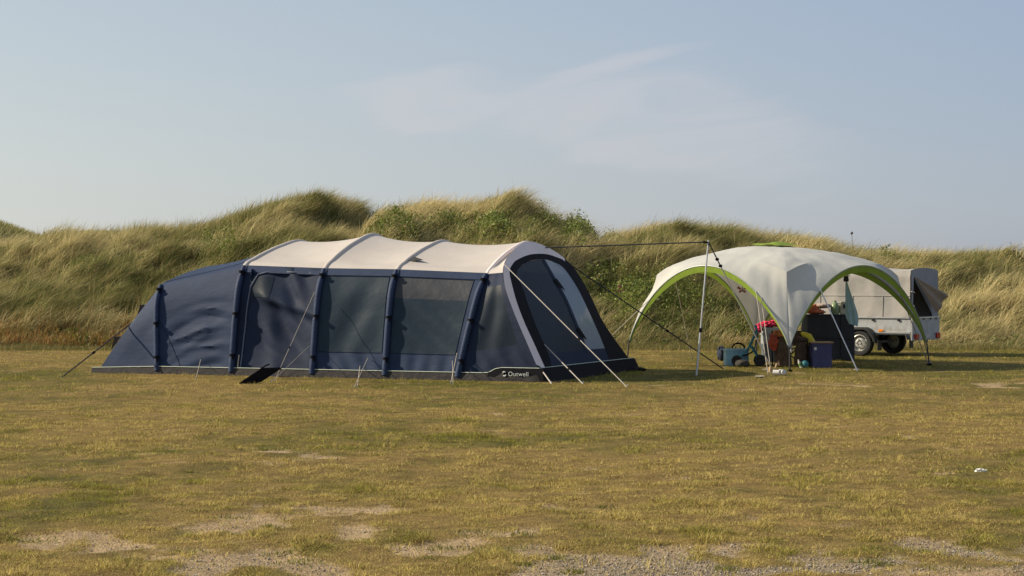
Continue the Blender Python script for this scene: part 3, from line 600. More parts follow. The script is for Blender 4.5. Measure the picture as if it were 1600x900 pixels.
# near-corner dark skirt panel carrying the maker's lettering
part(MB().grid(lambda i, j: T(.92 * i / 14, -.030 + .05 * (.19 * j / 2), .015 + (.19 - .07 * float(sstep(0, 1, (i / 14 - .78) / .2))) * j / 2), 14, 2), 'corner_skirt', M['black'])
fc = bpy.data.curves.new('logo_lettering', 'FONT'); fc.body = 'Outwell'; fc.size = .096; fc.extrude = .001; fc.space_character = 1.08; fc.offset = 0
fo = bpy.data.objects.new('tmp', fc); col.objects.link(fo); dg_ = bpy.context.evaluated_depsgraph_get(); lm = bpy.data.meshes.new_from_object(fo.evaluated_get(dg_)); bpy.data.objects.remove(fo)
lo_ = bpy.data.objects.new('logo_lettering', lm); lm.materials.clear(); lm.materials.append(M['white']); col.objects.link(lo_); lo_.parent = tent
Rm = Matrix(((-U.x, 0, -Vw.x), (-U.y, 0, -Vw.y), (0, 1, 0))).to_4x4(); Rm.translation = T(.575, -.036, .085) - O; lo_.matrix_local = Rm
lg = MB()
for a0, cxx, czz in ((0.5, .0, .022), (PI + .5, .0, -.022)):
    pts = [Vector((-U.x, -U.y, 0)) * (cxx + .026 * math.cos(a0 + t)) + Vector((0, 0, czz * .55 + .020 * math.sin(a0 + t))) + T(.635, -.038, .115) for t in np.linspace(0, 2.9, 10)]
    lg.tube(pts, [.004 + .007 * math.sin(PI * i / 9) for i in range(10)], 6)
part(lg, 'logo_emblem', M['white'])
part(MB().add([T(.03, .05, .012), T(8.0, .05, .012), T(8.0, WT - .05, .012), T(.03, WT - .05, .012)], [(0, 1, 2, 3)]), 'groundsheet', M['skirt'])
# inner bedroom divider, visible as a shape through the film
part(MB().grid(lambda i, j: T(5.25, .30 + (WT - .6) * i / 6, .02 + 1.7 * j / 4), 6, 4), 'inner_curtain', M['navyd'])
# guy lines
def rope(p, q, r, m, parent, base, name='guy_rope', sagv=0.0, n=8):
    pts = [p.lerp(q, i / n) - Vector((0, 0, sagv * 4 * (i / n) * (1 - i / n))) for i in range(n + 1)]
    o = MB().tube(pts, r, 6).build(name, m, parent, True, shift=base); return o
def peg(p, d, parent, base):
    d = d.normalized(); o = MB().tube([p - Vector((0, 0, .03)) - d * .0, p + Vector((0, 0, .035)), p + Vector((0, 0, .045)) + d * .02], .006, 6).build('peg', M['steel'], parent, True, shift=base)
def guy(p, q, r, m, slider=True):
    rope(p, q, r, m, tent, O); peg(q, (q - p), tent, O)
    if slider: c = p.lerp(q, .62); MB().tube([c, c + (q - p).normalized() * .05], r * 1.9, 6).build('slider', M['black'], tent, True, shift=O)
pv = surf(1, 'R', .34, .33); guy(Wp(226, 489, 34.6), G(96, 590), .012, M['darkrope'])
guy(Fpt(*Fpx(784, 414), .03), G(980, 605), .0075, M['strap'])
guy(Fpt(*Fpx(848, 540), .02), G(911, 600), .008, M['strap'])
guy(Fpt(*Fpx(888, 415), .02), G(1131, 577), .011, M['darkrope'])
guy(surf(2, 1, .42, .04, off=.03), G(306, 592), .004, M['rope'], False)
guy(T(3.965, .07, 1.35), G(429, 595), .004, M['rope']); guy(T(4.0, -.03, .5), G(424, 597), .004, M['rope'], False)
guy(surf(4, 3, .35, .03, off=.03), G(558, 607), .005, M['rope'], False); guy(surf(4, 3, .25, .05, off=.03), G(553, 606), .004, M['rope'], False)
guy(T(1.43, -.03, .42), G(704, 600), .005, M['rope'], False); guy(T(1.5, -.05, .3), G(708, 602), .004, M['rope'], False)
guy(Fpt(.05, .16, .03), G(862, 600), .010, M['strap'], False)


# pole with strap, standing right of the tent
pt = Wp(1107, 378, 33.1); pf = G(1088, 587)
pole = empty('guy_pole', pf); tag(pole, 'slim silver pole holding the dark strap between tent and canopy', 'pole')
MB().tube([pf - Vector((0, 0, .02)), pf.lerp(pt, .35)], .017, 10).build('lower_tube', M['alu'], pole, True, shift=pf)
MB().tube([pf.lerp(pt, .33), pt + Vector((0, 0, .03))], .0135, 10).build('upper_tube', M['alu'], pole, True, shift=pf)
c = pf.lerp(pt, .34); MB().tube([c - Vector((0, 0, .035)), c + Vector((0, 0, .035))], .026, 10).build('clamp', M['black'], pole, True, shift=pf)
MB().tube([pt + Vector((-.09, 0, .0)), pt + Vector((.0, 0, -.01)), pt + Vector((.0, 0, -.06))], .016, 8).build('hook', M['black'], pole, True, shift=pf)
ap = Fpt(*Fpx(850, 388), .02)
rope(ap, pt, .011, M['darkrope'], pole, pf, 'strap', .0); b_ = G(1211, 586)
rope(pt, pt.lerp(b_, .18), .011, M['darkrope'], pole, pf, 'strap'); rope(pt.lerp(b_, .18), b_, .010, M['strap'], pole, pf, 'strap')
for k in (.13, .18): c = pt.lerp(b_, k); MB().box(c, (.06, .03, .05), .01).build('buckle', M['black'], pole, True, shift=pf)

# dark boards and bundle around the tent
mb = MB(); a = G(374, 600); b = a + Vector((.27, .16, 0)); up = Vector((.33, .12, .22)); nn = Vector((-.008, 0, .015))
mb.add([a, b, b + up, a + up, a + nn, b + nn, b + up + nn, a + up + nn], [(0, 1, 2, 3), (7, 6, 5, 4), (0, 4, 5, 1), (1, 5, 6, 2), (2, 6, 7, 3), (3, 7, 4, 0)])
o = thing_mesh(mb, 'propped_board', M['black'], 'larger flat black board propped slanting against the tent skirt beside the door', 'board', smooth=False)
MB().tube([a + up * .95 + nn, a + up * .95 + Vector((.06, .1, .06)), a + up + Vector((.08, .18, .06))], .012, 6).build('prop_arm', M['black'], o, True, shift=Vector(o.location))
mb = MB(); a = G(478, 589); b = a + Vector((.13, .08, 0)); up = Vector((.05, .10, .17))
mb.add([a, b, b + up, a + up, a + nn, b + nn, b + up + nn, a + up + nn], [(0, 1, 2, 3), (7, 6, 5, 4), (0, 4, 5, 1), (1, 5, 6, 2), (2, 6, 7, 3), (3, 7, 4, 0)])
thing_mesh(mb, 'propped_board', M['black'], 'smaller black board leaning on the skirt at the third tent beam from the left', 'board', smooth=False)
g = G(990, 580); mb = MB().blobm(g + Vector((-.06, 0, .03)), (.15, .12, .05), 3, .18, 3).blobm(g + Vector((.10, .02, .025)), (.11, .1, .04), 3, .2, 8)
thing_mesh(mb, 'cloth_bundle', M['black'], 'crumpled black cloth bundle on the grass at the right tent corner', 'bundle')

# ------------------------------------------------------------------ dome canopy
M['canopy'] = mat('canopy_cloth', (.52, .525, .50), .75, .05, 2, .006, 5, (1, 1, 1), trans=.22, spec=.2)
M['lime'] = mat('lime_trim', (.25, .36, .045), .65, .1, 5, .003, 15, trans=.25, spec=.25)
fL, fF, fR, fB = G(979, 571), G(1234, 581), G(1452, 571), Vector((4.72, 39.55, 0))
feet = [fL, fF, fR, fB]; ctr = (fL + fR + fF + fB) / 4; ctr.z = 0
HC = 2.14
gz_root = empty('dome_canopy', ctr); tag(gz_root, 'off white domed camping canopy with lime green arched edges', 'canopy')
tips = [ctr + (f - ctr) * .985 for f in feet]
ZT = .40; ZA = 1.80
def arch(a, b, q):     # q -1..1 along the edge from tip a to tip b
    p = a.lerp(b, (q + 1) / 2 if abs(q) < 1 else (0 if q < 0 else 1)); mid = (a + b) / 2; out = (mid - ctr); out.z = 0; out.normalize()
    e = max(0, 1 - abs(q) ** 2.0) ** .80
    return Vector((p.x, p.y, 0)) + out * .05 * e + Vector((0, 0, ZT + (ZA - ZT) * e))
qs = [math.sin(PI / 2 * t) for t in np.linspace(-1, 1, 57)]
from mathutils import noise as mnoise
R0 = ((tips[0] + tips[1]) / 2 - ctr).length
def can(a, b, rho, q):
    e = arch(a, b, q); zed = e.z
    bl = float(min(max((rho - .6) / .4, 0), 1) ** 3); zs_ = HC - (HC - ZA) * ((Vector((e.x, e.y, 0)) - ctr).length / R0) ** 2; zeff = zs_ * (1 - bl) + zed * bl
    z = HC - (HC - zeff) * rho ** 2.1
    rec = .035 * float(sstep(.80, .87, rho)) * float(sstep(.45, .8, abs(q))) * float(1 - sstep(.9, 1, rho)); x = ctr + (Vector((e.x, e.y, 0)) - ctr) * (rho - rec)
    k = math.sin(PI * min(rho, 1)) * (1 - q * q) ** 2
    p = Vector((x.x, x.y, z))
    z += .035 * mnoise.noise(p * 1.6) * min(1, (1 - rho) * 4) + .012 * mnoise.noise(Vector((p.x * 5, p.y * 5, 3))) * min(1, (1 - rho) * 5) - .05 * k * rho
    z += .007 * math.sin(q * 38 + 3 * mnoise.noise(p * 2)) * float(sstep(.78, .93, rho) * (1 - sstep(.96, 1, rho))) + .035 * math.exp(-((rho - .82) / .03) ** 2) * float(sstep(.4, .8, abs(q)))          # pole pocket bulges where roof meets corner
    return Vector((x.x, x.y, z))
NR = 26
names = ['left', 'right', 'backright', 'backleft']
for i in range(4):
    a, b = tips[i], tips[(i + 1) % 4]
    ro = MB().grid(lambda u, v_: can(a, b, (u / NR) ** .8, qs[v_]), NR, 56).build('roof_panel', M['canopy'], gz_root, True, shift=ctr)
    def band(u, v_):
        q = qs[v_]; p = arch(a, b, q); mid = (a + b) / 2; cc_ = Vector((mid.x, mid.y, .55)); d = (cc_ - p); d.normalize(); out = (mid - ctr).normalized()
        wdt = .04 + .085 * (1 - abs(q) ** 3); return p + d * wdt * u / 2 + out * (.006 - .02 * u / 2)
    MB().grid(band, 2, 56).build('edge_trim', M['lime'], gz_root, True, shift=ctr)
    MB().tube([arch(a, b, q) + (arch(a, b, q) - Vector((((a + b) / 2).x, ((a + b) / 2).y, .55))).normalized() * -.012 for q in qs], .011, 6).build('arch_pole', M['steel'], gz_root, True, shift=ctr)
for i, (f, t) in enumerate(zip(feet, tips)):
    tt = Vector((t.x, t.y, ZT)); side = Vector((-(t - ctr).y, (t - ctr).x, 0)).normalized()
    lgm = MB().tube([tt + side * .05 + Vector((0, 0, .06)), tt + Vector((0, 0, -.02)), f.lerp(tt, .45)], .009, 6).tube([tt - side * .05 + Vector((0, 0, .06)), tt + Vector((0, 0, -.02)), f.lerp(tt, .45) + side * .01], .009, 6).tube([tt + Vector((0, 0, -.02)), f], .013, 8)
    lgm.build('leg', M['darkrope'], gz_root, True, shift=ctr)
    MB().box(f + Vector((0, 0, .02)), (.09, .07, .04), .012, seg=2).build('foot_plate', M['black'], gz_root, True, shift=ctr)
# cap: a small lime square stretched above the crown
def cap(u, v_):
    a = (u / 10 - .5) * 2; b = (v_ / 10 - .5) * 2; e0 = (fR - fL).normalized(); e1 = (fB - fF).normalized(); d = (e0 * (a + b) / 2 + e1 * (b - a) / 2)
    r = max(abs(a), abs(b)); return ctr + d * .44 + Vector((0, 0, HC + .075 - .045 * r * r + .012 * math.sin(a * 5)))
capo = MB().grid(cap, 10, 10).build('crown_cap', M['lime'], gz_root, True, shift=ctr)
MB().grid(lambda u, v_: Vector((cap(u, v_).x, cap(u, v_).y, min(cap(u, v_).z - .03, HC + .03) - .02)) , 10, 10).build('crown_vent', mat('green_mesh', (.06, .12, .02), .8), capo, True, shift=Vector((0, 0, 0)) + ctr)
def gguy(p, q, r, m):
    rope(p, q, r, m, gz_root, ctr); d = (q - p).normalized()
    MB().tube([q - Vector((0, 0, .03)), q + Vector((0, 0, .05)) - d * .0], .008, 6).build('peg', M['steel'], gz_root, True, shift=ctr)
gguy(arch(tips[0], tips[1], -.72), G(957, 571) + Vector((-.5, .9, 0)), .008, M['rope'])
gguy(arch(tips[3], tips[0], .3), G(1082, 563), .008, M['rope'])
gguy(arch(tips[0], tips[1], .62), G(1200, 585), .006, M['rope']); gguy(arch(tips[0], tips[1], .68), G(1205, 584), .006, M['rope'])
gguy(arch(tips[1], tips[2], -.60) , G(1340, 580), .011, M['alu']); gguy(arch(tips[1], tips[2], .48), G(1450, 568), .008, M['rope'])
gguy(arch(tips[1], tips[2], .80), G(1454, 570), .008, M['rope'])
def white_plate(px, py, r):
    g = G(px, py); return MB().lathe([(.001, .012), (r * .6, .012), (r, .026), (r * 1.02, .024), (r * .62, .004), (.001, .004)], g, 20)
m_wh = mat('white_plastic', (.62, .60, .55), .45, .1, 12); m_stk = mat('wood', (.42, .30, .17), .7, .2, 14)
thing_mesh(white_plate(1338, 579, .05), 'ground_disc', m_wh, 'white peg disc in the grass under the thick silver guy line', 'peg disc')
thing_mesh(white_plate(1187, 590, .075), 'plate', m_wh, 'white plate lying lowest, left of the two white mugs', 'plate')
thing_mesh(white_plate(1196, 579, .055), 'plate', m_wh, 'small white saucer behind the larger plate, left of the guy rope end', 'plate')
for px, py, lab in ((1213, 587, 'white mug lying nearer the wooden mallet below the rope end'), (1222, 586, 'white mug lying right of the other mug on the grass')):
    g = G(px, py) + Vector((0, 0, .05)); mg = empty('mug', Vector((g.x, g.y, 0))); tag(mg, lab, 'mug', 'white mugs on the grass')
    MB().lathe([(.001, -.05), (.042, -.05), (.045, .05), (.040, .05), (.037, -.04), (.001, -.04)], (0, 0, 0), 18, 'Y').build('cup', m_wh, mg, True, loc=(0, 0, .05)).rotation_euler = (0, 0, 1.2 if px < 1215 else .5)
    MB().tube([Vector((.042, 0, .03 + .05)), Vector((.075, 0, .02 + .05)), Vector((.075, 0, .03)), Vector((.042, 0, .02))], .006, 6).build('handle', m_wh, mg, True)
g = G(1207, 586); ml = empty('mallet', g); tag(ml, 'small pale wooden mallet standing in the grass beside the mugs', 'mallet')
MB().tube([Vector((.02, 0, 0)), Vector((.07, 0, .19))], .014, 8).build('handle', m_stk, ml, True); MB().tube([Vector((-.035, 0, .045)), Vector((-.03, 0, .13))], .03, 12).build('head', m_stk, ml, True)

# ------------------------------------------------------------------ trailer
m_body = mat('grey_panel', (.36, .38, .39), .55, .12, 6, .002, 10, metal=.15, dirt=(.22, .20, .17), dscale=5)
m_tarp = mat('grey_tarpaulin', (.33, .315, .295), .8, .08, 3, .012, 4, (1, 1, 1), spec=.2)
m_tarp_shade = mat('shaded_tarpaulin', (.26, .27, .30), .8, .08, 3, .012, 4, spec=.2)  # same tarpaulin, darker and bluer: shade of the rear face put into the colour
m_flap = mat('flap_lining', (.26, .215, .175), .85, .1, 5, .008, 8)
m_rub = mat('tyre_rubber', (.022, .022, .023), .75, .2, 20); m_blk = mat('black_plastic', (.025, .026, .028), .5, .15, 8)
m_rim = mat('painted_rim', (.48, .48, .46), .4, .12, 12, metal=.35, dirt=(.2, .17, .13), dscale=14)
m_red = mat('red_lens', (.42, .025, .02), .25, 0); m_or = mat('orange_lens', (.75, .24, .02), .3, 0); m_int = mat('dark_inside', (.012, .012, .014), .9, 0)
ang = math.atan2(.55, -.835); tl = empty('cargo_trailer', (7.93, 40.75, 0), ang); tag(tl, 'grey tarpaulin covered cargo trailer with an open rear flap', 'trailer')
LT, WD = 2.35, 1.45
MB().box((LT / 2, -WD / 2, .455), (LT, WD, .05), .006).build('chassis_floor', M['steel'], tl)
sb = MB()
for y in (-.012, -WD + .012): sb.box((LT / 2, y, .615), (LT, .025, .30), .006)
sb.box((LT - .012, -WD / 2, .615), (.025, WD - .05, .30), .006); bd = sb.build('side_board', m_body, tl)
rl = MB().box((LT / 2, .004, .775), (LT + .02, .045, .035), .008).box((LT / 2, .006, .478), (LT + .02, .04, .04), .006)
rl.box((LT / 2, -WD - .004, .775), (LT + .02, .045, .035), .008); rl.build('rail', M['alu'], tl)
for x in (.25, .8, 1.35, 1.9, 2.3): MB().box((x, .02, .73), (.05, .02, .045), .006).build('tarp_hook', m_blk, tl)
# tarpaulin: softly rounded box, sagging between hoops, rear left open as a triangle
def tarp_side(y0, sgn):
    def f(i, j):
        x = LT * i / 36; h = j / 22; z = .79 + .93 * h; y = y0 + sgn * (.018 - .035 * sstep(.85, 1, h))
        hoop = abs(math.sin(PI * x / LT * 3)); y -= sgn * .03 * hoop * math.sin(PI * h) 
        y += sgn * .010 * mnoise.noise(Vector((x * 4, h * 3, y0))); z -= .025 * hoop * h if j == 22 else 0
        return Vector((x, y, z))
    return f
tarp = MB().grid(tarp_side(0, 1), 36, 22); tarp.grid(tarp_side(-WD, -1), 36, 22)
fs_, fb_ = tarp_side(0, 1), tarp_side(-WD, -1)
def tarp_top(i, j):
    a = fs_(i, 22); b = fb_(i, 22); t = j / 10; p = a.lerp(b, t); p.z += .05 * math.sin(PI * t) ** .6; return p
tarp.grid(tarp_top, 36, 10)
tarp.add([(LT, 0, .79), (LT, -WD, .79), (LT, -WD, 1.72), (LT, 0, 1.72)], [(0, 1, 2, 3)])
tp = tarp.build('tarpaulin', m_tarp, tl)
MB().tube([fs_(i, 10) + Vector((0, .004, 0)) for i in range(37)], .008, 6).build('seam', m_tarp, tp)
for x in (9, 19, 30): MB().tube([fs_(x, j) + Vector((0, .004, 0)) for j in range(11)], .007, 6).build('seam', m_tarp, tp)
MB().add([(-.004, -.02, 1.70), (-.004, -.05, .79), (-.004, -.10, .79), (-.004, -.16, 1.60), (-.004, -.30, 1.46), (-.004, -1.12, .84), (-.004, -1.12, .79), (-.004, -WD, .79), (-.004, -WD, 1.70)] + [(-.004, -.02 - (WD - .04) * (1 - k / 10), 1.72 + .055 * math.sin(PI * k / 10) ** .6) for k in range(0, 11)],
         [(0, 1, 2, 3), (3, 4, 5, 8) + tuple(range(9, 20)) + (0,), (5, 6, 7, 8)]).build('rear_curtain', m_tarp_shade, tl, False)
fl = MB().grid(lambda i, j: (Vector((-.01, -.17, 1.60)).lerp(Vector((-.30, -1.22, 1.24)), i / 12)).lerp(Vector((-.01, -.17, 1.60)).lerp(Vector((-.16, -1.02, .86)), i / 12), j / 8) + Vector((-.03 * math.sin(j * 1.4) * i / 12, 0, 0)), 12, 8).build('rear_flap', m_flap, tl)
for z in (1.30, 1.03): MB().tube([Vector((-.02, .02, z)), Vector((-.03, -.10, z - .01)), Vector((-.02, -.16, z - .03))], .010, 6).build('tie_strap', m_wh, tl)
MB().box((.9, -WD / 2, .62), (1.7, WD - .1, .28), .01).build('dark_inner_box', m_int, tl)  # near-black box added so the trailer inside looks dark through the opening
tg = MB().box((-.015, -WD / 2, .60), (.03, WD + .03, .34), .008).build('tailgate', m_body, tl)
MB().box((-.03, -WD / 2, .775), (.03, WD + .03, .03), .008).box((-.03, -.0, .60), (.045, .04, .36), .008).build('tailgate_rail', M['alu'], tg)
cr_ = MB()
for dy_, dz_2 in ((0, .035), (.03, 0), (0, -.035), (-.03, 0)): cr_.add([(-.0335, -.42 + dy_ - .012, .65 + dz_2), (-.0335, -.42 + dy_, .65 + dz_2 + .016), (-.0335, -.42 + dy_ + .012, .65 + dz_2), (-.0335, -.42 + dy_, .65 + dz_2 - .016)], [(0, 1, 2, 3)])
cr_.build('emblem', m_blk, tg, False)
for y in (-.25, -.6, -.95, -1.25): MB().box((-.045, y, .745), (.02, .035, .035), .006).build('latch', m_blk, tg)
lb = MB().box((-.03, -WD / 2, .375), (.04, WD + .03, .11), .01).build('light_bar', M['steel'], tl)
for y in (-.16, -WD + .16): MB().box((-.065, y, .40), (.04, .20, .11), .015).build('tail_lamp', m_red, lb)
MB().box((-.058, -.72, .41), (.012, .42, .10), .003).build('number_plate', mat('plate_white', (.42, .42, .42), .5), lb)
MB().box((.62, .028, .515), (.10, .02, .05), .006).build('side_reflector', m_or, tl)
def wheel(x, y, s):
    w = empty('wheel', (x, y, .262)); w.parent = tl
    MB().lathe([(.17, -.075), (.215, -.085), (.245, -.08), (.262, -.06), (.262, .06), (.245, .08), (.215, .085), (.17, .075), (.17, -.075)], (0, 0, 0), 40, 'Y').build('tyre', m_rub, w)
    pr = [(.172, .072), (.160, .078), (.155, .05), (.145, .022), (.112, .012), (.102, .05), (.062, .058), (.05, .035), (.03, .034), (.028, .06), (.001, .062)]
    MB().lathe([(a, b * s) for a, b in pr], (0, 0, 0), 36, 'Y').build('rim', m_rim, w)
    h = MB()
    for k in range(8): t = 2 * PI * k / 8; h.lathe([(.014, .0185 * s), (.001, .0190 * s)], (.129 * math.cos(t), 0, .129 * math.sin(t)), 8, 'Y')
    for k in range(5): t = 2 * PI * k / 5; h.lathe([(.009, .058 * s), (.008, .068 * s), (.001, .068 * s)], (.082 * math.cos(t), 0, .082 * math.sin(t)), 8, 'Y')
    h.build('rim_hole', m_int, w)
    r = .30; pts = [(-.36, .02), (-.33, .10), (-.20, .27), (-.12, .31), (.12, .31), (.21, .27), (.36, .06), (.37, -.06)]
    fd = MB(); n = len(pts); ya, yb = -.11, .11
    fd.grid(lambda i, j: Vector((x + pts[i][0] * .98, y + (ya, yb)[j], .27 + pts[i][1])), n - 1, 1)
    fd.grid(lambda i, j: Vector((x + pts[i][0] * (.98 if j == 0 else .86), y + yb * s + (.0 if j == 0 else .004), .27 + pts[i][1] * (1 if j == 0 else .86))), n - 1, 1)
    fd.build('fender', m_blk, tl)
    MB().box((x - .40, y, .22), (.02, .18, .20), .004).build('mud_flap', m_blk, tl)
wheel(1.02, .10, 1); wheel(1.02, -WD - .10, -1)
MB().tube([Vector((1.02, .05, .262)), Vector((1.02, -WD - .05, .262))], .03, 8).build('axle', M['steel'], tl)
MB().tube([Vector((LT - .2, -WD / 2 + .4, .42)), Vector((LT + .7, -WD / 2, .42))], .03, 8).tube([Vector((LT - .2, -WD / 2 - .4, .42)), Vector((LT + .7, -WD / 2, .42))], .03, 8).build('drawbar', M['steel'], tl)
MB().tube([Vector((LT + .6, -WD / 2, .0)), Vector((LT + .6, -WD / 2, .45))], .025, 8).build('jockey_stand', M['steel'], tl)

# ------------------------------------------------------------------ camping gear under the canopy
def cm_(name, c, **k): return mat(name, c, **k)
c_dark = cm_('charcoal_cloth', (.035, .037, .042), rough=.85, bump=.02, bscale=4)
c_wood = cm_('board_top', (.34, .22, .11), rough=.6, vscale=9)
# kitchen cupboard
kc = empty('camp_cupboard', G(1293, 563), .10); tag(kc, 'charcoal cloth covered camp cupboard in front of the trailer wheel', 'cupboard')
def drape(wx, wy, h, amp=.02):
    mb = MB(); per = [(-wx, -wy), (wx, -wy), (wx, wy), (-wx, wy)]
    def pt_(u, t):
        u %= 4; i = int(u); a = per[i]; b = per[(i + 1) % 4]; f = u - i; x = a[0] + (b[0] - a[0]) * f; y = a[1] + (b[1] - a[1]) * f
        n_ = [(0, -1), (1, 0), (0, 1), (-1, 0)][i]; o_ = amp * mnoise.noise(Vector((u * 4, t * 1.5, 1))) * (1 - t ** 3) + .01 * (1 - t); return Vector((x + n_[0] * o_, y + n_[1] * o_, h * t))
    mb.grid(lambda i, j: pt_(i / 20, j / 12), 80, 12); return mb
drape(.45, .25, .86).build('cloth_cover', c_dark, kc)
MB().box((0, 0, .868), (.92, .53, .02), .006).build('worktop', c_dark, kc)
MB().tube([Vector((-.40, -.262, .45)), Vector((.40, -.264, .40))], .004, 5).build('seam', M['black'], kc); MB().tube([Vector((.18, -.264, .02)), Vector((.18, -.262, .85))], .004, 5).build('zip', M['black'], kc)
top = G(1293, 563); ct = lambda px, dy=0: Vector(((px - 800) / FPX * top.y, top.y + dy, .88))
p = ct(1272); thing_mesh(MB().blobm(p + Vector((-.03, 0, .10)), (.14, .12, .10), 3, .16, 2).blobm(p + Vector((.03, -.05, .05)), (.16, .1, .05), 3, .15, 5), 'folded_blanket', cm_('rust_cloth', (.42, .115, .05), rough=.9, bump=.02, bscale=9), 'rust orange blanket heaped on the cupboard top', 'blanket')
p = ct(1285, .04); thing_mesh(MB().blobm(p + Vector((.0, 0, .16)), (.19, .13, .05), 3, .06, 4), 'cushion', cm_('beige_cushion', (.40, .31, .25), rough=.9), 'flat beige cushion on top of the rust orange blanket', 'cushion')
p = ct(1305, .02); jg = empty('water_jug', p); tag(jg, 'translucent green water jug on the cupboard top', 'jug')
MB().lathe([(.001, 0), (.075, 0), (.085, .04), (.085, .15), (.05, .21), (.028, .23), (.028, .26), (.001, .26)], (0, 0, 0), 20).build('body', cm_('green_plastic', (.20, .27, .14), rough=.3), jg)
MB().tube([Vector((.05, 0, .21)), Vector((.10, 0, .2)), Vector((.105, 0, .1)), Vector((.085, 0, .06))], .01, 6).build('handle', m_wh, jg)
p = ct(1318, .02); rd = empty('camp_radio', p); tag(rd, 'cream box with dark panel beside the green jug', 'box')
MB().box((0, 0, .12), (.14, .12, .24), .015).build('case', cm_('cream_plastic', (.45, .43, .32), rough=.5), rd); MB().box((.02, -.062, .15), (.07, .012, .08), .004).build('panel', m_blk, rd)
# blue-violet storage crate with wooden lid
def crate(name, p, w, d, h, rz, m, label, cat, lid=None, ribs=4, open_=True, sticker=False):
    r = empty(name, p, rz); tag(r, label, cat); t = .012
    b = MB().box((0, -d / 2 + t / 2, h / 2), (w, t, h), .004).box((0, d / 2 - t / 2, h / 2), (w, t, h), .004).box((-w / 2 + t / 2, 0, h / 2), (t, d - 2 * t, h), .004).box((w / 2 - t / 2, 0, h / 2), (t, d - 2 * t, h), .004).box((0, 0, .01), (w - .02, d - .02, .02), .004)
    for k in range(ribs): b.box((-w / 2 + w * (k + .5) / ribs, -d / 2 - .004, h * .48), (.014, .012, h * .8), .003)
    b.build('body', m, r); MB().box((0, -d / 2 - .004, h - .02), (w + .02, .02, .035), .006).box((0, d / 2 + .004, h - .02), (w + .02, .02, .035), .006).box((-w / 2 - .004, 0, h - .02), (.02, d + .03, .035), .006).box((w / 2 + .004, 0, h - .02), (.02, d + .03, .035), .006).build('rim', m, r)
    if lid: MB().box((0, 0, h + .012), (w + .06, d + .06, .022), .005).build('lid', lid, r)
    if sticker: MB().box((-w * .36, -d / 2 - .008, h * .78), (.045, .006, .05), .001).build('sticker', m_wh, r)
    return r
m_vio = cm_('violet_plastic', (.055, .058, .14), rough=.5)
crate('storage_box', G(1282, 574), .34, .30, .43, .05, m_vio, 'dull violet blue storage box with a wooden board on top', 'storage box', lid=c_wood, ribs=0, sticker=True)
crate('storage_box', G(1262, 571) + Vector((0, .12, 0)), .26, .28, .36, 0, cm_('navy_plastic', (.012, .02, .06), rough=.5), 'dark navy storage box behind the teal ball', 'storage box', ribs=3)
m_lb = cm_('light_blue_plastic', (.28, .50, .62), rough=.45)
crate('folding_crate', G(1150, 571), .40, .28, .30, .12, m_lb, 'light blue ribbed folding crate left of the pushchair', 'crate', ribs=5)
o = MB().blobm(G(1128, 566) + Vector((0, .15, .16)), (.075, .12, .14), 3, .15, 6); thing_mesh(o, 'bag', cm_('navy_bag', (.02, .028, .055), rough=.8), 'small dark navy bag against the left end of the blue crate', 'bag')
m_teal = cm_('teal_tube', (.03, .20, .26), rough=.4)
# pushchair
pc_ = G(1172, 572); ps = empty('pushchair', pc_, -.2); tag(ps, 'small black pushchair with teal frame beside the blue crate', 'pushchair')
ps_f = MB()
for y in (-.14, .14): ps_f.tube([Vector((-.22, y, .10)), Vector((-.02, y, .33)), Vector((.12, y, .64)), Vector((.10, y, .72))], .013, 8).tube([Vector((.18, y, .10)), Vector((.02, y, .36))], .013, 8)
ps_f.tube([Vector((.10, -.14, .72)), Vector((.10, .14, .72))], .015, 8); ps_f.build('frame', m_teal, ps)
MB().grid(lambda i, j: Vector((-.16 + .24 * i / 8, -.13 + .26 * j / 6, .20 + .10 * (i / 8) ** 2 - .03 * math.sin(PI * j / 6))), 8, 6).grid(lambda i, j: Vector((.08 + .06 * i / 8, -.13 + .26 * j / 6, .30 + .32 * i / 8)), 8, 6).build('seat', c_dark, ps)
MB().tube([Vector((-.2 + .11 * math.cos(t), -.10, .32 + .09 * math.sin(t))) for t in np.linspace(0, PI, 10)], .016, 8).build('bumper_bar', M['black'], ps)
for x, y in ((-.22, -.17), (-.22, .17), (.18, -.17), (.18, .17)):
    w = MB().lathe([(.05, -.02), (.085, -.025), (.098, -.012), (.098, .012), (.085, .025), (.05, .02), (.05, -.02)], (0, 0, 0), 20, 'Y').lathe([(.05, .012), (.02, .02), (.001, .02)], (0, 0, 0), 14, 'Y').lathe([(.05, -.012), (.02, -.02), (.001, -.02)], (0, 0, 0), 14, 'Y').build('wheel', m_rub, ps, loc=(x, y, .098))
thing_mesh(MB().blobm(G(1160, 574) + Vector((0, 0, .06)), (.13, .1, .075), 3, .10, 9), 'bundle', cm_('dark_olive_cloth', (.045, .043, .035), rough=.8), 'dark rounded bundle on the grass in front of the blue crate', 'bundle')
thing_mesh(MB().blobm(G(1185, 571) + Vector((0, -.05, .10)), (.09, .08, .10), 3, .12, 12), 'bag', cm_('brown_bag', (.06, .045, .035), rough=.85), 'dark brown bag right of the pushchair wheels', 'bag')
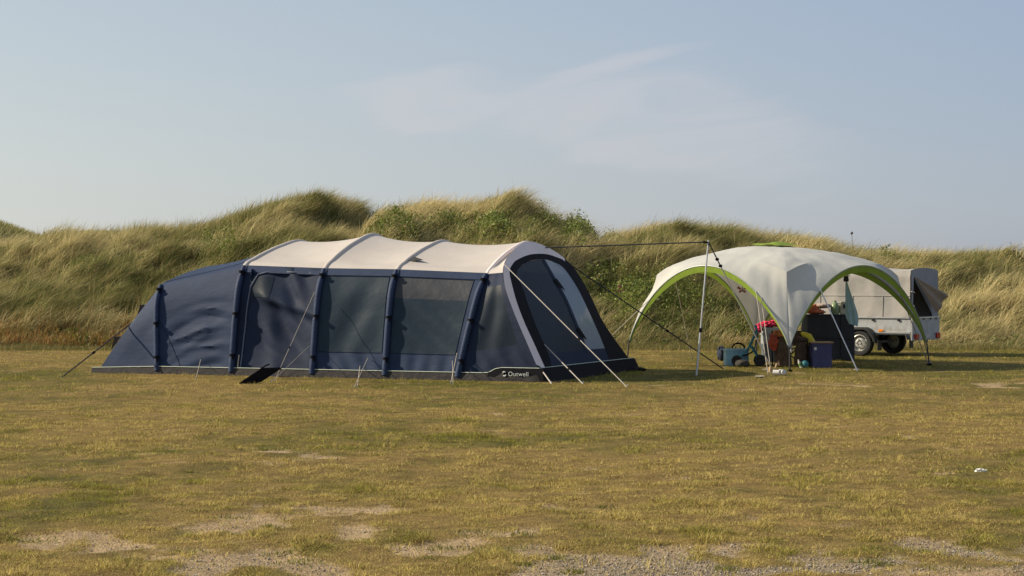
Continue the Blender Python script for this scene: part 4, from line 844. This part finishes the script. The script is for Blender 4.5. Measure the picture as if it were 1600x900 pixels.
# stack of boxes with towel
m_clr = cm_('grey_clear_plastic', (.30, .34, .38), rough=.35)
s0 = G(1203, 566)
crate('storage_box', s0, .28, .30, .34, .05, cm_('slate_plastic', (.10, .12, .14), rough=.5), 'slate grey storage box at the bottom of the stack', 'storage box', ribs=2)
crate('storage_box', s0 + Vector((0, 0, .345)), .30, .32, .20, .02, m_clr, 'pale grey storage box resting on the slate box', 'storage box', ribs=3)
crate('storage_box', s0 + Vector((.01, 0, .55)), .28, .30, .10, -.03, cm_('white_plastic_box', (.42, .46, .48), rough=.4), 'flat whitish storage box topmost in the stack below the pink towel', 'storage box', ribs=3)
tb = s0 + Vector((-.02, -.02, .66)); mb = MB().blobm(tb + Vector((0, 0, .05)), (.20, .16, .055), 4, .2, 21, 4).blobm(tb + Vector((-.20, -.06, -.03)), (.07, .10, .07), 3, .22, 22, 4).blobm(tb + Vector((.12, .0, .08)), (.11, .12, .045), 3, .25, 23, 4)
thing_mesh(mb, 'towel', cm_('pink_towel', (.55, .04, .11), rough=.95, var=.5, vscale=16, bump=.02, bscale=30), 'bright pink and red towel heaped on the box stack', 'towel')
# folding chair hung with clothes
ch = empty('camping_chair', G(1234, 574) + Vector((.05, .35, 0)), .1); tag(ch, 'brown camping chair draped with jackets behind the front canopy leg', 'chair')
m_br = cm_('brown_pile', (.085, .058, .038), rough=.95, var=.4, vscale=9, bump=.03, bscale=14)
fr = MB()
for a, b in (((-.27, -.2, .0), (.27, .2, .40)), ((.27, -.2, .0), (-.27, .2, .40)), ((-.27, .2, .0), (-.27, .25, .62)), ((.27, .2, .0), (.27, .25, .62)), ((-.27, -.2, 0), (-.27, -.18, .5)), ((.27, -.2, 0), (.27, -.18, .5))): fr.tube([Vector(a), Vector(b)], .011, 8)
fr.build('frame', M['black'], ch)
MB().grid(lambda i, j: Vector((-.26 + .52 * i / 8, -.2 + .4 * j / 8, .36 - .05 * math.sin(PI * i / 8))), 8, 8).grid(lambda i, j: Vector((-.27 + .54 * i / 8, .22 + .04 * j / 8 + .04 * math.sin(PI * i / 8), .36 + .27 * j / 8)), 8, 8).build('seat', m_br, ch)
def hang(c, w, h, d, seed, amp=.05):
    def f(i, j):
        u = 2 * PI * i / 28; t = j / 14; k = 1 + .25 * mnoise.noise(Vector((math.cos(u) * 2.2, math.sin(u) * 2.2, t * 2.5 + seed))) + .12 * math.sin(u * 7 + seed + t * 2) * (1 - t * .6)
        prof = (.95 - .55 * t ** 3); return Vector(c) + Vector((w / 2 * k * prof * math.cos(u), d / 2 * k * prof * math.sin(u), h * (t - .0) + .02 * math.sin(u * 3 + seed) * (1 - t)))
    return MB().grid(f, 28, 14)
base = Vector(ch.location)
thing_mesh(hang(base + Vector((-.16, -.24, .02)), .30, .56, .20, 3).blobm(base + Vector((-.16, -.24, .56)), (.12, .09, .05), 3, .2, 4), 'jacket', m_br, 'shaggy brown jacket hanging left of the front canopy leg', 'jacket')
thing_mesh(hang(base + Vector((.17, -.25, .02)), .27, .48, .20, 8).blobm(base + Vector((.17, -.25, .49)), (.11, .09, .05), 3, .2, 7), 'jacket', cm_('dark_brown_pile', (.075, .05, .036), rough=.95, var=.4, vscale=9, bump=.03, bscale=14), 'darker brown jacket hanging right of the front canopy leg', 'jacket')
thing_mesh(MB().blobm(base + Vector((-.33, -.28, .44)), (.085, .07, .14), 3, .25, 14), 'shirt', cm_('rust_red_cloth', (.36, .07, .04), rough=.9, bump=.02), 'rust red shirt draped on the left chair arm', 'shirt')
thing_mesh(MB().blobm(base + Vector((-.22, -.30, .60)), (.09, .06, .06), 3, .25, 15).blobm(base + Vector((-.29, -.28, .58)), (.05, .05, .07), 3, .2, 19), 'scarf', cm_('yellow_magenta_cloth', (.42, .15, .06), rough=.9, var=.7, vscale=6), 'orange and magenta scarf on top of the brown jacket', 'scarf')
yb = [G(1258, 572) + Vector((-.07 + .0, .0, .60)), G(1258, 572) + Vector((.04, 0, .52)), G(1258, 572) + Vector((.10, 0, .42)), G(1258, 572) + Vector((.09, 0, .36))]
thing_mesh(MB().tube([yb[0].lerp(yb[1], 0), yb[0].lerp(yb[1], .5), yb[1], yb[2], yb[3]], [.02, .055, .085, .085, .04], 14), 'rain_jacket', cm_('yellow_vinyl', (.62, .52, .03), rough=.45, bump=.02, bscale=8), 'bright yellow rain jacket bunched above the violet box', 'jacket')
bl = G(1258, 575) + Vector((0, .02, .065)); thing_mesh(MB().lathe([(.066 * math.sin(t), -.066 * math.cos(t)) for t in np.linspace(0.01, PI - .01, 14)], bl, 22), 'ball', cm_('teal_ball', (.04, .17, .20), rough=.4), 'small teal ball on the grass beside the violet box', 'ball')
bt = G(1252, 575); b0 = empty('bottle', bt); tag(b0, 'white bottle with green label leaning beside the teal ball', 'bottle')
MB().lathe([(.001, 0), (.022, 0), (.024, .11), (.012, .14), (.012, .155), (.001, .155)], (0, 0, 0), 14).build('body', m_wh, b0).rotation_euler = (0, -.35, 0)
MB().lathe([(.0248, .04), (.0255, .09)], (0, 0, 0), 14).build('wrapper', cm_('green_wrap', (.15, .3, .05)), b0).rotation_euler = (0, -.35, 0)
# things hung from the canopy
hp = arch(tips[1], tips[2], -.12) + Vector((-.02, .55, -.16)); 
cl = Wp(1322, 434, 36.6); ln = empty('hanging_lantern', cl); tag(ln, 'small dark lantern hanging inside the right canopy arch', 'lantern')
MB().lathe([(.001, -.07), (.045, -.07), (.05, -.03), (.04, .03), (.015, .05), (.001, .06)], (0, 0, 0), 16).build('body', m_blk, ln); MB().tube([Vector((0, 0, .05)), Vector((0, .05, .35))], .004, 6).build('cord', M['black'], ln)
MB().lathe([(.001, .028), (.075, .025), (.08, .035), (.001, .06)], (0, 0, 0), 18).build('shade', m_wh, ln)
tw0 = Wp(1318, 440, 36.4); 
def tow(i, j):
    t = j / 24; u = i / 12 - .5; wd_ = .03 + .24 * min(1, t * 1.15) * (1 - .50 * max(0, (t - .72) / .28) ** 1.3)
    return tw0 + Vector((.05 + .13 * t + u * wd_, .025 * math.sin(u * 13 + t * 2) * t + .01 * math.sin(t * 9), -.75 * t - .05 * (u + .5) * t))
thing_mesh(MB().grid(tow, 12, 24), 'towel', cm_('pale_blue_towel', (.33, .50, .54), rough=.95, trans=.15), 'pale blue towel hanging from the lantern hook', 'towel', base=tw0)
bp = Wp(1160, 452, 38.2); bu = empty('butterfly_ornament', bp); tag(bu, 'small pink butterfly shaped ornament hung inside the left canopy arch', 'ornament')
m_pk = cm_('pink_film', (.36, .12, .12), rough=.5, trans=.3)
bu.scale = (.75, .75, .75)
for sx in (-1, 1):
    MB().add([(0, 0, 0), (sx * .10, .02, .08), (sx * .14, .03, .03), (sx * .07, .01, -.01)], [(0, 1, 2, 3)]).build('wing', m_pk, bu, False); MB().add([(0, 0, -.01), (sx * .08, .01, -.03), (sx * .09, .02, -.09), (sx * .03, .01, -.08)], [(0, 1, 2, 3)]).build('wing', m_pk, bu, False)
MB().tube([Vector((0, 0, -.07)), Vector((0, 0, .07))], .008, 6).build('body', M['black'], bu); MB().tube([Vector((0, 0, .06)), Vector((-.02, 0, .25))], .002, 4).build('thread', M['black'], bu)

# ------------------------------------------------------------------ small things on dune and field
def at_px(px, py, lift=0):
    for Y in np.arange(45, 60, .05):
        p = Wp(px, py, Y)
        if float(dune_h(np.array(p.x), np.array(Y))) + lift >= p.z: return p
    return Wp(px, py, 52)
m_fl = cm_('rose_petals', (.42, .05, .16), rough=.6, trans=.3)
for px, py, lab in ((967, 453, 'bright pink wild rose bloom on the dune right of the tent'),):
    p = at_px(px, py, .35); base_ = Vector((p.x, p.y, float(dune_h(np.array(p.x), np.array(p.y))))); r = empty('wild_rose', base_); tag(r, lab, 'rose')
    h = p.z - base_.z; MB().tube([Vector((0, 0, 0)), Vector((.02, 0, h))], .006, 5).build('stem', m_stk, r); f = MB()
    for c2_ in ((0, 0, h), (.09, .02, h - .03), (-.07, 0, h - .06), (.03, 0, h + .07)):
        for k in range(6):
            a = k * PI / 3; c = Vector(c2_); d = Vector((math.cos(a), -.35, math.sin(a))) * .05; e = Vector((-math.sin(a), 0, math.cos(a))) * .025
            f.add([c, c + d * .7 + e, c + d, c + d * .7 - e], [(0, 1, 2, 3)])
    f.build('blossom', m_fl, r, False)
yc = float(crest_y(np.array(9.4))); X = (1331 - 800) / FPX * yc; zb_ = float(dune_h(np.array(X), np.array(yc))); wk = empty('weed_stalk', (X, yc, zb_)); tag(wk, 'single tall dark weed stalk with a seed head above the dune crest', 'plant')
hz = CH + (HOR - 366) / FPX * yc - zb_; MB().tube([Vector((0, 0, 0)), Vector((.02, 0, hz * .5)), Vector((0, 0, hz + .02))], .007, 5).build('stem', cm_('dry_stem', (.10, .085, .05)), wk); MB().blobm((0, 0, hz + .03), (.03, .03, .04), 2, .3, 3).build('seed_head', cm_('seed_brown', (.06, .045, .04)), wk)
g = G(1532, 738); thing_mesh(MB().blobm(g + Vector((0, 0, .012)), (.045, .03, .018), 3, .35, 17, 3), 'tissue', cm_('paper', (.75, .73, .68), rough=.9), 'crumpled white tissue lying on the open grass at right', 'litter')
